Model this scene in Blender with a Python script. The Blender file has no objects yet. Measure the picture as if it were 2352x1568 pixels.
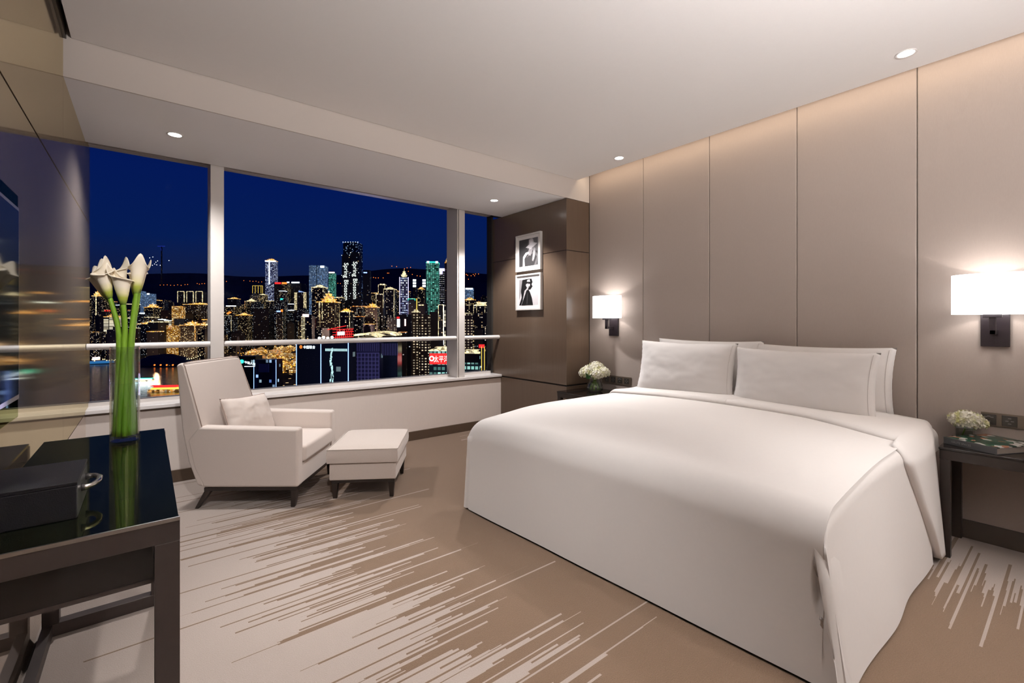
import bpy, bmesh, math, random
from mathutils import Vector, Matrix, noise
R = random.Random(7)
SC = bpy.context.scene
COL = SC.collection

# ------------------------------------------------------------------ camera
YAW = 0.674
FPX = 1049.0
HORIZON = 740.4
EYE = 1.2
cam_d = bpy.data.cameras.new('camera')
cam = bpy.data.objects.new('camera', cam_d)
COL.objects.link(cam)
cam.location = (0, 0, EYE)
cam.rotation_euler = (math.pi / 2, 0, -YAW)
cam_d.sensor_width = 36.0
cam_d.lens = 36.0 * FPX / 2352.0
cam_d.shift_y = -(784 - HORIZON) / 2352.0
cam_d.clip_end = 9000
cam_d.clip_start = 0.02
SC.camera = cam

# ------------------------------------------------------------------ world: night sky
W = bpy.data.worlds.new('night_sky'); SC.world = W; W.use_nodes = True
nt = W.node_tree; nt.nodes.clear()
tc = nt.nodes.new('ShaderNodeTexCoord'); sx = nt.nodes.new('ShaderNodeSeparateXYZ')
rp = nt.nodes.new('ShaderNodeValToRGB'); bg = nt.nodes.new('ShaderNodeBackground'); wo = nt.nodes.new('ShaderNodeOutputWorld')
nt.links.new(tc.outputs['Generated'], sx.inputs[0]); nt.links.new(sx.outputs['Z'], rp.inputs[0])
nt.links.new(rp.outputs[0], bg.inputs[0]); nt.links.new(bg.outputs[0], wo.inputs[0])
e = rp.color_ramp.elements
e[0].position = 0.0; e[0].color = (0.010, 0.009, 0.020, 1)
e[1].position = 1.0; e[1].color = (0.0005, 0.002, 0.015, 1)
for p_, c_ in ((0.06, (0.006, 0.010, 0.035, 1)), (0.15, (0.0015, 0.0105, 0.075, 1)), (0.26, (0.001, 0.0085, 0.082, 1)), (0.38, (0.0006, 0.0042, 0.046, 1))):
    q = e.new(p_); q.color = c_
bg.inputs[1].default_value = 1.0

# ------------------------------------------------------------------ lamps of the room, with added fill lamps
def lamp(name, kind, loc, energy, color=(1, 0.86, 0.74), target=None, **kw):
    d = bpy.data.lights.new(name, kind); d.energy = energy; d.color = color
    for k, v in kw.items(): setattr(d, k, v)
    o = bpy.data.objects.new(name, d); COL.objects.link(o); o.location = loc
    if target is not None:
        o.rotation_euler = (Vector(target) - Vector(loc)).to_track_quat('-Z', 'Y').to_euler()
    return o
WARM = (1.0, 0.83, 0.70)
NEUT = (1.0, 0.965, 0.95)
def spot(x, y, z, power, ang=1.9, blend=0.8, tgt=None, col=NEUT):
    lamp('downlight_or_fill_beam', 'SPOT', (x, y, z), power, col, tgt or (x, y, 0), spot_size=ang, spot_blend=blend, shadow_soft_size=0.04)
spot(3.171, 0.593, 2.60, 13, 1.35, 1.0, (2.55, 0.75, 0.6))
spot(3.226, 2.537, 2.60, 98, 1.35, 1.0, (2.45, 2.0, 0.6))
spot(0.143, 3.742, 2.40, 125, 2.4, 1.0)
spot(2.752, 3.735, 2.40, 140, 1.9, 0.5)
spot(0.74, 1.44, 2.60, 195, 1.20, 1.0)
spot(0.10, 0.55, 2.60, 165, 0.95, 1.0, (0.45, 3.1, 0.3))  # added unseen spot to brighten the near side of the armchair
spot(2.0, 0.05, 2.60, 50, 1.10, 1.0, (2.35, -0.05, 0))  # added unseen spot for the floor right of the bed
spot(2.3, -1.3, 2.60, 135, 0.78, 1.0, (2.35, 0.35, 0.2))  # added unseen spot to light the bed's near side
# unseen fill lamps added behind the camera
lamp('back_fill', 'AREA', (1.0, -1.45, 2.2), 9, (1.0, 0.88, 0.78), (1.6, 2.5, 1.6), shape='RECTANGLE', size=2.0, size_y=1.2)
lamp('ceiling_fill_up', 'AREA', (1.0, -0.75, 1.75), 120, (1.0, 0.97, 0.965), (1.15, -0.6, 2.64), shape='RECTANGLE', size=0.6, size_y=0.6)  # unseen area lamp added to brighten the ceiling
# cove strip hidden above the ceiling edge along the headboard wall
lamp('cove_strip', 'AREA', (3.435, 0.85, 2.70), 5, (1.0, 0.78, 0.56), (3.60, 0.85, 2.58), shape='RECTANGLE', size=4.6, size_y=0.03).rotation_euler = (0, 0, 0)
c_ = bpy.data.objects['cove_strip']
c_.rotation_euler = Vector((0.6, 0, -0.8)).to_track_quat('-Z', 'Y').to_euler()
c_.rotation_euler = Matrix(((0, -0.8, -0.6), (1, 0, 0), (0, -0.6, 0.8))).to_euler()

SC.view_settings.view_transform = 'Standard'
SC.view_settings.look = 'None'
SC.view_settings.exposure = 0.2
SC.view_settings.gamma = 1.0
SC.view_settings.use_curve_mapping = False
SC.cycles.max_bounces = 12
SC.cycles.diffuse_bounces = 6
SC.cycles.glossy_bounces = 6
SC.cycles.transmission_bounces = 12
SC.cycles.transparent_max_bounces = 12
SC.cycles.sample_clamp_indirect = 6.0
SC.cycles.caustics_refractive = False
SC.cycles.caustics_reflective = False

# ------------------------------------------------------------------ materials
def newmat(name):
    m = bpy.data.materials.new(name); m.use_nodes = True
    return m, m.node_tree, m.node_tree.nodes['Principled BSDF']
def L(nt, a, b): nt.links.new(a, b)
def N(nt, t, **kw):
    n = nt.nodes.new(t)
    for k, v in kw.items(): setattr(n, k, v)
    return n
def math_(nt, op, a, b=None, c=None, clamp=False):
    n = nt.nodes.new('ShaderNodeMath'); n.operation = op; n.use_clamp = clamp
    for i, v in enumerate((a, b, c)):
        if v is None: continue
        if isinstance(v, (int, float)): n.inputs[i].default_value = v
        else: nt.links.new(v, n.inputs[i])
    return n.outputs[0]
def mixc(nt, f, a, b):
    n = nt.nodes.new('ShaderNodeMix'); n.data_type = 'RGBA'
    for s, v in ((n.inputs[0], f), (n.inputs[6], a), (n.inputs[7], b)):
        if isinstance(v, (int, float)): s.default_value = v
        elif isinstance(v, tuple): s.default_value = (*v[:3], 1)
        else: nt.links.new(v, s)
    return n.outputs[2]
def plain(name, col, rough=0.5, metal=0.0, var=0.05, scale=30, bump=0.0, bscale=200, coat=0.0, spec=0.5, stretch=(1, 1, 1), sheen=0.0):
    m, nt, b = newmat(name)
    tcn = N(nt, 'ShaderNodeTexCoord'); mp = N(nt, 'ShaderNodeMapping'); mp.inputs['Scale'].default_value = stretch
    L(nt, tcn.outputs['Object'], mp.inputs[0])
    nz = N(nt, 'ShaderNodeTexNoise'); nz.inputs['Scale'].default_value = scale; nz.inputs['Detail'].default_value = 4
    L(nt, mp.outputs[0], nz.inputs['Vector'])
    a = tuple(max(0, c * (1 - var)) for c in col); d = tuple(min(1, c * (1 + var)) for c in col)
    L(nt, mixc(nt, nz.outputs[0], a, d), b.inputs['Base Color'])
    b.inputs['Roughness'].default_value = rough; b.inputs['Metallic'].default_value = metal
    b.inputs['Coat Weight'].default_value = coat; b.inputs['Coat Roughness'].default_value = 0.03
    b.inputs['Specular IOR Level'].default_value = spec
    b.inputs['Sheen Weight'].default_value = sheen
    if bump:
        n2 = N(nt, 'ShaderNodeTexNoise'); n2.inputs['Scale'].default_value = bscale; n2.inputs['Detail'].default_value = 3
        L(nt, mp.outputs[0], n2.inputs['Vector'])
        bp = N(nt, 'ShaderNodeBump'); bp.inputs['Strength'].default_value = bump; bp.inputs['Distance'].default_value = 0.002
        L(nt, n2.outputs[0], bp.inputs['Height']); L(nt, bp.outputs[0], b.inputs['Normal'])
    return m
def emit(name, col, strength, noimp=True, base=(0, 0, 0)):
    m, nt, b = newmat(name)
    b.inputs['Base Color'].default_value = (*base, 1)
    b.inputs['Emission Color'].default_value = (*col, 1); b.inputs['Emission Strength'].default_value = strength
    b.inputs['Roughness'].default_value = 0.8
    if noimp: m.cycles.emission_sampling = 'NONE'
    return m
def glassmat(name, col=(1, 1, 1), ior=1.45, rough=0.0):
    m, nt, b = newmat(name)
    b.inputs['Base Color'].default_value = (*col, 1); b.inputs['Transmission Weight'].default_value = 1.0
    b.inputs['IOR'].default_value = ior; b.inputs['Roughness'].default_value = rough
    return m
def thinglass(name, tint=(1, 1, 1), refl=0.05, ior=1.25, pw=5.0):
    m, nt, b = newmat(name); nt.nodes.remove(b)
    t = N(nt, 'ShaderNodeBsdfTransparent'); t.inputs[0].default_value = (*tint, 1)
    g = N(nt, 'ShaderNodeBsdfGlossy'); g.inputs['Roughness'].default_value = 0.0
    lw = N(nt, 'ShaderNodeLayerWeight'); f0 = ((ior - 1) / (ior + 1)) ** 2
    fr = math_(nt, 'ADD', f0, math_(nt, 'MULTIPLY', math_(nt, 'POWER', lw.outputs['Facing'], pw), 1 - f0))
    mx = N(nt, 'ShaderNodeMixShader'); L(nt, math_(nt, 'MULTIPLY', fr, refl), mx.inputs[0])
    L(nt, t.outputs[0], mx.inputs[1]); L(nt, g.outputs[0], mx.inputs[2])
    L(nt, mx.outputs[0], nt.nodes['Material Output'].inputs[0])
    return m

M = {}
M['ceiling'] = plain('ceiling_paint', (0.82, 0.79, 0.775), 0.85, var=0.01, bump=0.03)
M['bulkhead'] = plain('bulkhead_paint_darkened', (0.60, 0.545, 0.50), 0.8, var=0.01)  # ceiling white darkened and warmed to offset spill from the fill lamps
M['soffit'] = plain('white_soffit_paint', (0.88, 0.86, 0.86), 0.85, var=0.01)  # ceiling white lightened in colour to make up for weak light
M['wall_cream'] = plain('cream_vinyl', (0.72, 0.64, 0.59), 0.7, var=0.03, scale=90, stretch=(1, 1, 0.2), bump=0.08)
M['sill'] = plain('white_marble', (0.80, 0.76, 0.74), 0.12, var=0.06, scale=6)
M['frame'] = plain('window_frame_paint', (0.58, 0.54, 0.51), 0.45, var=0.02)
M['rail'] = plain('rail_paint', (0.66, 0.63, 0.61), 0.35, var=0.02)
M['headboard'] = plain('padded_taupe_fabric', (0.375, 0.315, 0.28), 0.65, var=0.05, scale=420, stretch=(1, 1, 0.12), bump=0.25, bscale=700, spec=0.35, sheen=0.15)
M['gap'] = plain('shadow_gap_black', (0.02, 0.016, 0.013), 0.7, var=0.1)
M['darktrim'] = plain('dark_bronze_trim', (0.035, 0.026, 0.020), 0.35, var=0.1)
M['baseboard'] = plain('brown_skirting', (0.085, 0.055, 0.036), 0.35, var=0.12, scale=20, stretch=(1, 8, 8))
M['blackgloss'] = plain('black_gloss_glass', (0.003, 0.003, 0.003), 0.03, var=0.1, spec=0.6)
M['bronze'] = plain('dark_bronze_frame', (0.050, 0.038, 0.034), 0.38, metal=0.35, var=0.1)
M['blackwood'] = plain('black_lacquered_wood', (0.012, 0.009, 0.008), 0.10, var=0.2)
M['darkwood'] = plain('espresso_wood', (0.016, 0.011, 0.009), 0.35, var=0.25, scale=30, stretch=(6, 6, 1))
M['linen'] = plain('white_cotton', (0.78, 0.745, 0.72), 0.9, var=0.015, scale=60, bump=0.12, bscale=25, sheen=0.1)
M['linen2'] = plain('white_percale', (0.81, 0.785, 0.77), 0.9, var=0.01, scale=60, bump=0.10, bscale=18, sheen=0.1)
M['chairfab'] = plain('oatmeal_weave', (0.63, 0.55, 0.50), 0.95, var=0.13, scale=520, bump=0.35, bscale=900, sheen=0.25)
M['ottfab'] = plain('oatmeal_weave_ottoman', (0.56, 0.485, 0.435), 0.95, var=0.18, scale=420, bump=0.4, bscale=700, sheen=0.25)
M['piping'] = plain('piping_cord', (0.42, 0.33, 0.285), 0.9)
M['bedbase'] = plain('brown_bed_base_fabric', (0.12, 0.075, 0.06), 0.9, var=0.3, scale=80)
M['silver'] = plain('brushed_silver', (0.62, 0.60, 0.58), 0.25, metal=1.0, var=0.03)
M['plasticgrey'] = plain('dark_grey_plastic', (0.05, 0.05, 0.052), 0.3)
M['screen'] = plain('screen_glass', (0.026, 0.032, 0.029), 0.05, var=0.0, spec=0.7)
M['boxleather'] = plain('black_leatherette', (0.008, 0.008, 0.011), 0.42, spec=0.25, var=0.15, scale=200, bump=0.3, bscale=400)
M['lampmetal'] = plain('dark_lamp_metal', (0.018, 0.013, 0.016), 0.3, metal=0.2)
M['socketplate'] = plain('bronze_socket_plate', (0.13, 0.10, 0.075), 0.4, metal=0.3)
M['socket'] = plain('dark_socket', (0.03, 0.026, 0.022), 0.3)
M['whiteframe'] = plain('white_picture_frame', (0.60, 0.575, 0.55), 0.35, var=0.02)
M['mat'] = plain('picture_mat', (0.68, 0.65, 0.64), 0.9, var=0.01)
M['pagepaper'] = plain('page_edges', (0.20, 0.17, 0.145), 0.9, var=0.3, scale=120, stretch=(0.2, 0.2, 8))
M['bookcover'] = plain('charcoal_cover', (0.05, 0.05, 0.052), 0.45)
M['lettersilver'] = plain('silver_lettering', (0.25, 0.24, 0.24), 0.5)
M['lettergold'] = plain('gold_lettering', (0.30, 0.20, 0.06), 0.5)
M['glass'] = thinglass('clear_glass', (0.90, 0.93, 0.92), 1.0, 1.7, 2.6)
M['water'] = thinglass('water', (0.95, 0.99, 0.96), 1.0, 1.2)
M['pane'] = thinglass('window_pane_glass', (0.97, 0.985, 1.0), 0.03)
M['shade'] = emit('lamp_shade_lit', (1.0, 0.97, 0.96), 2.6, noimp=False, base=(0.8, 0.8, 0.8))
M['lens'] = emit('downlight_lens', (1.0, 0.96, 0.92), 9.0)
M['ring'] = plain('downlight_ring', (0.75, 0.72, 0.70), 0.4)
M['leaf'] = plain('dark_leaf', (0.015, 0.075, 0.012), 0.4, var=0.3, scale=60)
M['stemgreen'] = plain('flower_stem', (0.15, 0.29, 0.018), 0.4, var=0.35, scale=25, stretch=(1, 1, 0.15))
M['bark'] = plain('cut_stem', (0.13, 0.20, 0.03), 0.5, var=0.3)

def hydmat():
    m, nt, b = newmat('hydrangea_petals')
    g = N(nt, 'ShaderNodeTexCoord'); n1 = N(nt, 'ShaderNodeTexNoise'); n1.inputs['Scale'].default_value = 30
    L(nt, g.outputs['Object'], n1.inputs['Vector'])
    r = N(nt, 'ShaderNodeValToRGB'); L(nt, n1.outputs[0], r.inputs[0])
    r.color_ramp.elements[0].position = 0.35; r.color_ramp.elements[0].color = (0.60, 0.60, 0.28, 1)
    r.color_ramp.elements[1].position = 0.52; r.color_ramp.elements[1].color = (0.85, 0.83, 0.72, 1)
    L(nt, r.outputs[0], b.inputs['Base Color']); b.inputs['Roughness'].default_value = 0.7
    b.inputs['Subsurface Weight'].default_value = 0.0
    return m
M['hydrangea'] = hydmat()
def callamat():
    m, nt, b = newmat('calla_petal')
    at = N(nt, 'ShaderNodeAttribute'); at.attribute_name = 'along'
    r = N(nt, 'ShaderNodeValToRGB'); L(nt, at.outputs['Fac'], r.inputs[0])
    r.color_ramp.elements[0].position = 0.0; r.color_ramp.elements[0].color = (0.045, 0.13, 0.008, 1)
    r.color_ramp.elements[1].position = 0.62; r.color_ramp.elements[1].color = (0.84, 0.76, 0.62, 1)
    q = r.color_ramp.elements.new(0.25); q.color = (0.38, 0.42, 0.06, 1)
    q = r.color_ramp.elements.new(0.40); q.color = (0.76, 0.70, 0.40, 1)
    L(nt, r.outputs[0], b.inputs['Base Color']); b.inputs['Roughness'].default_value = 0.5
    return m
M['calla'] = callamat()

def panelmat(name, c0, c1, metal, rough, aniso):
    m, nt, b = newmat(name)
    g = N(nt, 'ShaderNodeTexCoord'); mp = N(nt, 'ShaderNodeMapping'); mp.inputs['Scale'].default_value = (60, 60, 0.6)
    L(nt, g.outputs['Object'], mp.inputs[0])
    n1 = N(nt, 'ShaderNodeTexNoise'); n1.inputs['Scale'].default_value = 4; n1.inputs['Detail'].default_value = 5
    L(nt, mp.outputs[0], n1.inputs['Vector'])
    L(nt, mixc(nt, n1.outputs[0], c0, c1), b.inputs['Base Color'])
    b.inputs['Metallic'].default_value = metal; b.inputs['Roughness'].default_value = rough
    b.inputs['Specular IOR Level'].default_value = 0.6
    bp = N(nt, 'ShaderNodeBump'); bp.inputs['Strength'].default_value = aniso; bp.inputs['Distance'].default_value = 0.0006
    L(nt, n1.outputs[0], bp.inputs['Height']); L(nt, bp.outputs[0], b.inputs['Normal'])
    return m
def glossmix(name, dif, glo, rough, fac=None, ior=1.5, bump=0.0):
    m, nt, b = newmat(name); nt.nodes.remove(b)
    d = N(nt, 'ShaderNodeBsdfDiffuse'); g = N(nt, 'ShaderNodeBsdfGlossy'); g.inputs['Color'].default_value = (*glo, 1); g.inputs['Roughness'].default_value = rough
    t = N(nt, 'ShaderNodeTexCoord'); mp = N(nt, 'ShaderNodeMapping'); mp.inputs['Scale'].default_value = (60, 60, 0.5); L(nt, t.outputs['Object'], mp.inputs[0])
    n1 = N(nt, 'ShaderNodeTexNoise'); n1.inputs['Scale'].default_value = 4; n1.inputs['Detail'].default_value = 4; L(nt, mp.outputs[0], n1.inputs['Vector'])
    L(nt, mixc(nt, n1.outputs[0], tuple(c * 0.88 for c in dif), tuple(c * 1.12 for c in dif)), d.inputs['Color'])
    mx = N(nt, 'ShaderNodeMixShader')
    if fac is None:
        f = N(nt, 'ShaderNodeFresnel'); f.inputs[0].default_value = ior; L(nt, f.outputs[0], mx.inputs[0])
    else: mx.inputs[0].default_value = fac
    if bump:
        bp = N(nt, 'ShaderNodeBump'); bp.inputs['Strength'].default_value = bump; bp.inputs['Distance'].default_value = 0.0006
        L(nt, n1.outputs[0], bp.inputs['Height']); L(nt, bp.outputs[0], g.inputs['Normal'])
    L(nt, d.outputs[0], mx.inputs[1]); L(nt, g.outputs[0], mx.inputs[2]); L(nt, mx.outputs[0], nt.nodes['Material Output'].inputs[0])
    return m
M['tvwall'] = glossmix('bronze_mirror_lacquer', (0.20, 0.165, 0.14), (1.0, 0.90, 0.64), 0.065, fac=0.62, bump=0.035)
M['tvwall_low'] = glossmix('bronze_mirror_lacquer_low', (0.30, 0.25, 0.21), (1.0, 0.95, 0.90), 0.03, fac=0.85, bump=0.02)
M['blackgloss'] = glossmix('black_gloss_glass', (0.004, 0.005, 0.004), (0.85, 0.86, 0.42), 0.02, ior=1.40)
M['pillar'] = panelmat('brown_gloss_veneer', (0.095, 0.064, 0.043), (0.125, 0.086, 0.060), 0.0, 0.20, 0.10)

def carpetmat():
    m, nt, b = newmat('wool_carpet')
    g = N(nt, 'ShaderNodeTexCoord'); s = N(nt, 'ShaderNodeSeparateXYZ'); L(nt, g.outputs['Object'], s.inputs[0])
    X, Y = s.outputs['X'], s.outputs['Y']
    def rows(w, off, rnd=1.0):
        v = N(nt, 'ShaderNodeTexVoronoi', voronoi_dimensions='1D'); v.inputs['Scale'].default_value = 1.0 / w
        v.inputs['Randomness'].default_value = rnd
        L(nt, math_(nt, 'ADD', Y, off), v.inputs['W'])
        sp = N(nt, 'ShaderNodeSeparateColor'); L(nt, v.outputs['Color'], sp.inputs[0])
        return sp.outputs[0], sp.outputs[1], sp.outputs[2]
    a0, a1, a2 = rows(0.0085, 3.1)
    b0, b1, b2 = rows(0.038, 11.3)
    c0, c1, c2 = rows(0.018, 23.7)
    # jagged edge, step along the pile
    jx = math_(nt, 'MULTIPLY', math_(nt, 'SUBTRACT', a0, 0.5), 0.62)
    jb = math_(nt, 'MULTIPLY', math_(nt, 'SUBTRACT', b0, 0.5), 0.22)
    # long rare streaks both ways
    lr = math_(nt, 'MULTIPLY', math_(nt, 'POWER', a1, 7.0), 0.75)
    ll = math_(nt, 'MULTIPLY', math_(nt, 'POWER', a2, 9.0), -0.85)
    lc = math_(nt, 'MULTIPLY', math_(nt, 'SUBTRACT', c0, 0.5), 0.30)
    off = math_(nt, 'ADD', math_(nt, 'ADD', math_(nt, 'ADD', jx, jb), math_(nt, 'ADD', lr, ll)), lc)
    slow = N(nt, 'ShaderNodeTexNoise', noise_dimensions='1D'); slow.inputs['Scale'].default_value = 0.9; L(nt, Y, slow.inputs['W'])
    mean = math_(nt, 'ADD', 0.55, math_(nt, 'MULTIPLY', slow.outputs[0], 0.42))
    edge = math_(nt, 'ADD', mean, off)
    brown1 = math_(nt, 'GREATER_THAN', X, edge)
    edge2 = math_(nt, 'SUBTRACT', 2.98, math_(nt, 'MULTIPLY', off, 0.75))
    brown2 = math_(nt, 'LESS_THAN', X, edge2)
    brown = math_(nt, 'MULTIPLY', brown1, brown2)
    n1 = N(nt, 'ShaderNodeTexNoise'); n1.inputs['Scale'].default_value = 260; n1.inputs['Detail'].default_value = 2
    L(nt, g.outputs['Object'], n1.inputs['Vector'])
    n3 = N(nt, 'ShaderNodeTexNoise'); n3.inputs['Scale'].default_value = 3; L(nt, g.outputs['Object'], n3.inputs['Vector'])
    light = mixc(nt, n1.outputs[0], (0.29, 0.24, 0.21), (0.41, 0.35, 0.315))
    dark = mixc(nt, n1.outputs[0], (0.100, 0.062, 0.037), (0.19, 0.125, 0.080))
    base = mixc(nt, brown, light, dark)
    base = mixc(nt, math_(nt, 'MULTIPLY', n3.outputs[0], 0.18), base, (0.16, 0.11, 0.085))
    L(nt, base, b.inputs['Base Color']); b.inputs['Roughness'].default_value = 0.95; b.inputs['Specular IOR Level'].default_value = 0.1
    b.inputs['Sheen Weight'].default_value = 0.2
    bp = N(nt, 'ShaderNodeBump'); bp.inputs['Strength'].default_value = 0.5; bp.inputs['Distance'].default_value = 0.004
    L(nt, n1.outputs[0], bp.inputs['Height']); L(nt, bp.outputs[0], b.inputs['Normal'])
    return m
M['carpet'] = carpetmat()

def coverart():
    m, nt, b = newmat('patterned_book_cover')
    g = N(nt, 'ShaderNodeTexCoord'); v = N(nt, 'ShaderNodeTexVoronoi'); v.inputs['Scale'].default_value = 38
    L(nt, g.outputs['Object'], v.inputs['Vector'])
    sp = N(nt, 'ShaderNodeSeparateColor'); L(nt, v.outputs['Color'], sp.inputs[0])
    r = N(nt, 'ShaderNodeValToRGB'); r.color_ramp.interpolation = 'CONSTANT'; L(nt, sp.outputs[0], r.inputs[0])
    r.color_ramp.elements[0].color = (0.015, 0.045, 0.032, 1); r.color_ramp.elements[1].position = 0.72; r.color_ramp.elements[1].color = (0.55, 0.52, 0.50, 1)
    q = r.color_ramp.elements.new(0.45); q.color = (0.03, 0.12, 0.075, 1)
    q = r.color_ramp.elements.new(0.88); q.color = (0.35, 0.16, 0.10, 1)
    L(nt, r.outputs[0], b.inputs['Base Color']); b.inputs['Roughness'].default_value = 0.2
    return m
M['coverart'] = coverart()

# ------------------------------------------------------------------ mesh helpers
def bm_(): return bmesh.new()
def box(bm, x0, x1, y0, y1, z0, z1):
    vs = [bm.verts.new((x, y, z)) for x in (x0, x1) for y in (y0, y1) for z in (z0, z1)]
    for f in ((0, 1, 3, 2), (4, 6, 7, 5), (0, 4, 5, 1), (2, 3, 7, 6), (0, 2, 6, 4), (1, 5, 7, 3)):
        bm.faces.new([vs[i] for i in f])
    return vs
def prism(bm, pts, dirv):
    """polygon pts (3D) extruded by the vector dirv"""
    d = Vector(dirv); a = [bm.verts.new(Vector(p)) for p in pts]; b = [bm.verts.new(Vector(p) + d) for p in pts]
    n = len(pts)
    bm.faces.new(a); bm.faces.new(b[::-1])
    for i in range(n): bm.faces.new((a[i], b[i], b[(i + 1) % n], a[(i + 1) % n]))
def tube(bm, pts, rad, seg=10, cap=True):
    pts = [Vector(p) for p in pts]; rings = []
    if not isinstance(rad, (list, tuple)): rad = [rad] * len(pts)
    ref = Vector((0.13, 0.31, 0.94)).normalized()
    for i, p in enumerate(pts):
        t = (pts[min(i + 1, len(pts) - 1)] - pts[max(i - 1, 0)]).normalized()
        a = t.cross(ref)
        if a.length < 0.05: a = t.cross(Vector((1, 0, 0)))
        a.normalize(); c = t.cross(a)
        rings.append([bm.verts.new(p + (a * math.cos(2 * math.pi * k / seg) + c * math.sin(2 * math.pi * k / seg)) * rad[i]) for k in range(seg)])
    for i in range(len(rings) - 1):
        for k in range(seg):
            bm.faces.new((rings[i][k], rings[i][(k + 1) % seg], rings[i + 1][(k + 1) % seg], rings[i + 1][k]))
    if cap: bm.faces.new(rings[0][::-1]); bm.faces.new(rings[-1])
def lathe(bm, prof, cx, cy, seg=48, sx_=1.0, sy_=1.0, close=False):
    rings = []
    for r, z in prof:
        rings.append([bm.verts.new((cx + r * sx_ * math.cos(2 * math.pi * k / seg), cy + r * sy_ * math.sin(2 * math.pi * k / seg), z)) for k in range(seg)])
    for i in range(len(rings) - 1 + (1 if close else 0)):
        A, B = rings[i], rings[(i + 1) % len(rings)]
        for k in range(seg): bm.faces.new((A[k], A[(k + 1) % seg], B[(k + 1) % seg], B[k]))
    return rings
def origin_of(parent):
    v = Vector((0, 0, 0))
    while parent is not None: v += parent.location; parent = parent.parent
    return v
def obj(name, bm, m, parent=None, base=None, smooth=False, bevel=0.0, bseg=3, subsurf=0, solid=0.0):
    """link a bmesh built in world coordinates as one mesh object"""
    bmesh.ops.recalc_face_normals(bm, faces=bm.faces)
    off = origin_of(parent) if parent is not None else Vector((0, 0, 0))
    loc = Vector(base) - off if base is not None else Vector((0, 0, 0))
    bmesh.ops.translate(bm, verts=bm.verts, vec=-(off + loc))
    me = bpy.data.meshes.new(name); bm.to_mesh(me); bm.free()
    for x in (m if isinstance(m, (list, tuple)) else [m]): me.materials.append(x)
    if smooth:
        for p in me.polygons: p.use_smooth = True
    o = bpy.data.objects.new(name, me); COL.objects.link(o); o.location = loc
    if parent is not None: o.parent = parent
    if solid:
        md = o.modifiers.new('solid', 'SOLIDIFY'); md.thickness = solid; md.offset = 0
    if bevel:
        md = o.modifiers.new('bevel', 'BEVEL'); md.width = bevel; md.segments = bseg; md.limit_method = 'ANGLE'; md.angle_limit = 0.6
        for p in me.polygons: p.use_smooth = True
        w = o.modifiers.new('wn', 'WEIGHTED_NORMAL'); w.keep_sharp = True
    if subsurf:
        md = o.modifiers.new('sub', 'SUBSURF'); md.levels = subsurf; md.render_levels = subsurf
        for p in me.polygons: p.use_smooth = True
    return o
def tag(o, label, cat, group=None, kind=None):
    if label: o['label'] = label
    if cat: o['category'] = cat
    if group: o['group'] = group
    if kind: o['kind'] = kind
    return o
def thing(name, label, cat, loc=(0, 0, 0), group=None):
    o = bpy.data.objects.new(name, None); COL.objects.link(o); o.location = loc; o.empty_display_size = 0.1
    return tag(o, label, cat, group)
def struct(name, bm, m, **kw):
    o = obj(name, bm, m, **kw)
    if kw.get('parent') is None: o['kind'] = 'structure'
    return o
def textmesh(bm, txt, size, place, spacing=1.0, extrude=0.0):
    """lay lettering into bm; place(u, v) -> world point"""
    cu = bpy.data.curves.new('lettering', 'FONT'); cu.body = txt; cu.size = size; cu.space_character = spacing; cu.resolution_u = 2
    o = bpy.data.objects.new('lettering', cu); COL.objects.link(o)
    dg = bpy.context.evaluated_depsgraph_get(); me = o.evaluated_get(dg).to_mesh()
    vs = [bm.verts.new(place(v.co.x, v.co.y)) for v in me.vertices]
    w = max((v.co.x for v in me.vertices), default=0)
    for p in me.polygons:
        try: bm.faces.new([vs[i] for i in p.vertices])
        except ValueError: pass
    o.evaluated_get(dg).to_mesh_clear()
    bpy.data.objects.remove(o); bpy.data.curves.remove(cu)
    return w

# ------------------------------------------------------------------ the room
XL, XR = -0.33, 3.58          # television wall / headboard wall
YW, YG = 4.27, 4.48           # window wall / glass
YS = 3.20                     # bulkhead face = pillar front
XP = 3.248                    # pillar left face
HC, HS = 2.638, 2.438         # ceiling / lowered ceiling by the window
YB = -1.7
b = bm_(); box(b, XL - 0.3, XR + 0.3, YB - 0.2, YW + 0.35, -0.2, 0.0); struct('floor', b, M['carpet'])
b = bm_(); box(b, XL + 0.03, 3.395, YB, YS - 0.005, HC, HC + 0.16); struct('ceiling', b, M['ceiling'])
b = bm_(); box(b, XL - 0.3, XR + 0.3, YB - 0.2, YW + 0.35, HC + 0.16, HC + 0.3); struct('ceiling_slab', b, M['ceiling'])
b = bm_(); box(b, XL - 0.02, XR, YS, YS + 0.012, HS, HC + 0.16); struct('ceiling_bulkhead', b, M['bulkhead'])
b = bm_(); box(b, XL - 0.02, XR, YS + 0.012, YW, HS, HC + 0.16); struct('ceiling_window', b, M['soffit'])
b = bm_(); box(b, XL - 0.02, XR, YW, YG + 0.1, HS + 0.07, HC + 0.16); struct('ceiling_window_recess', b, M['gap'])
# headboard wall: padded panels with seams
b = bm_(); box(b, XR + 0.03, XR + 0.3, YB, YG + 0.1, 0, HC + 0.16); struct('wall_right', b, M['gap'])
seams = [-1.7, -0.66, -0.02, 0.62, 1.264, 1.906, 2.542, 3.20]
for i in range(len(seams) - 1):
    b = bm_(); box(b, XR, XR + 0.03, seams[i] + 0.0015, seams[i + 1] - 0.0015, 0.0, HC + 0.16)
    o = struct('wall_right_panel', b, M['headboard'], bevel=0.007, bseg=4)
b = bm_(); box(b, XR - 0.012, XR, YB, 3.2, 0.0, 0.10); struct('baseboard_right', b, M['darktrim'])
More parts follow.
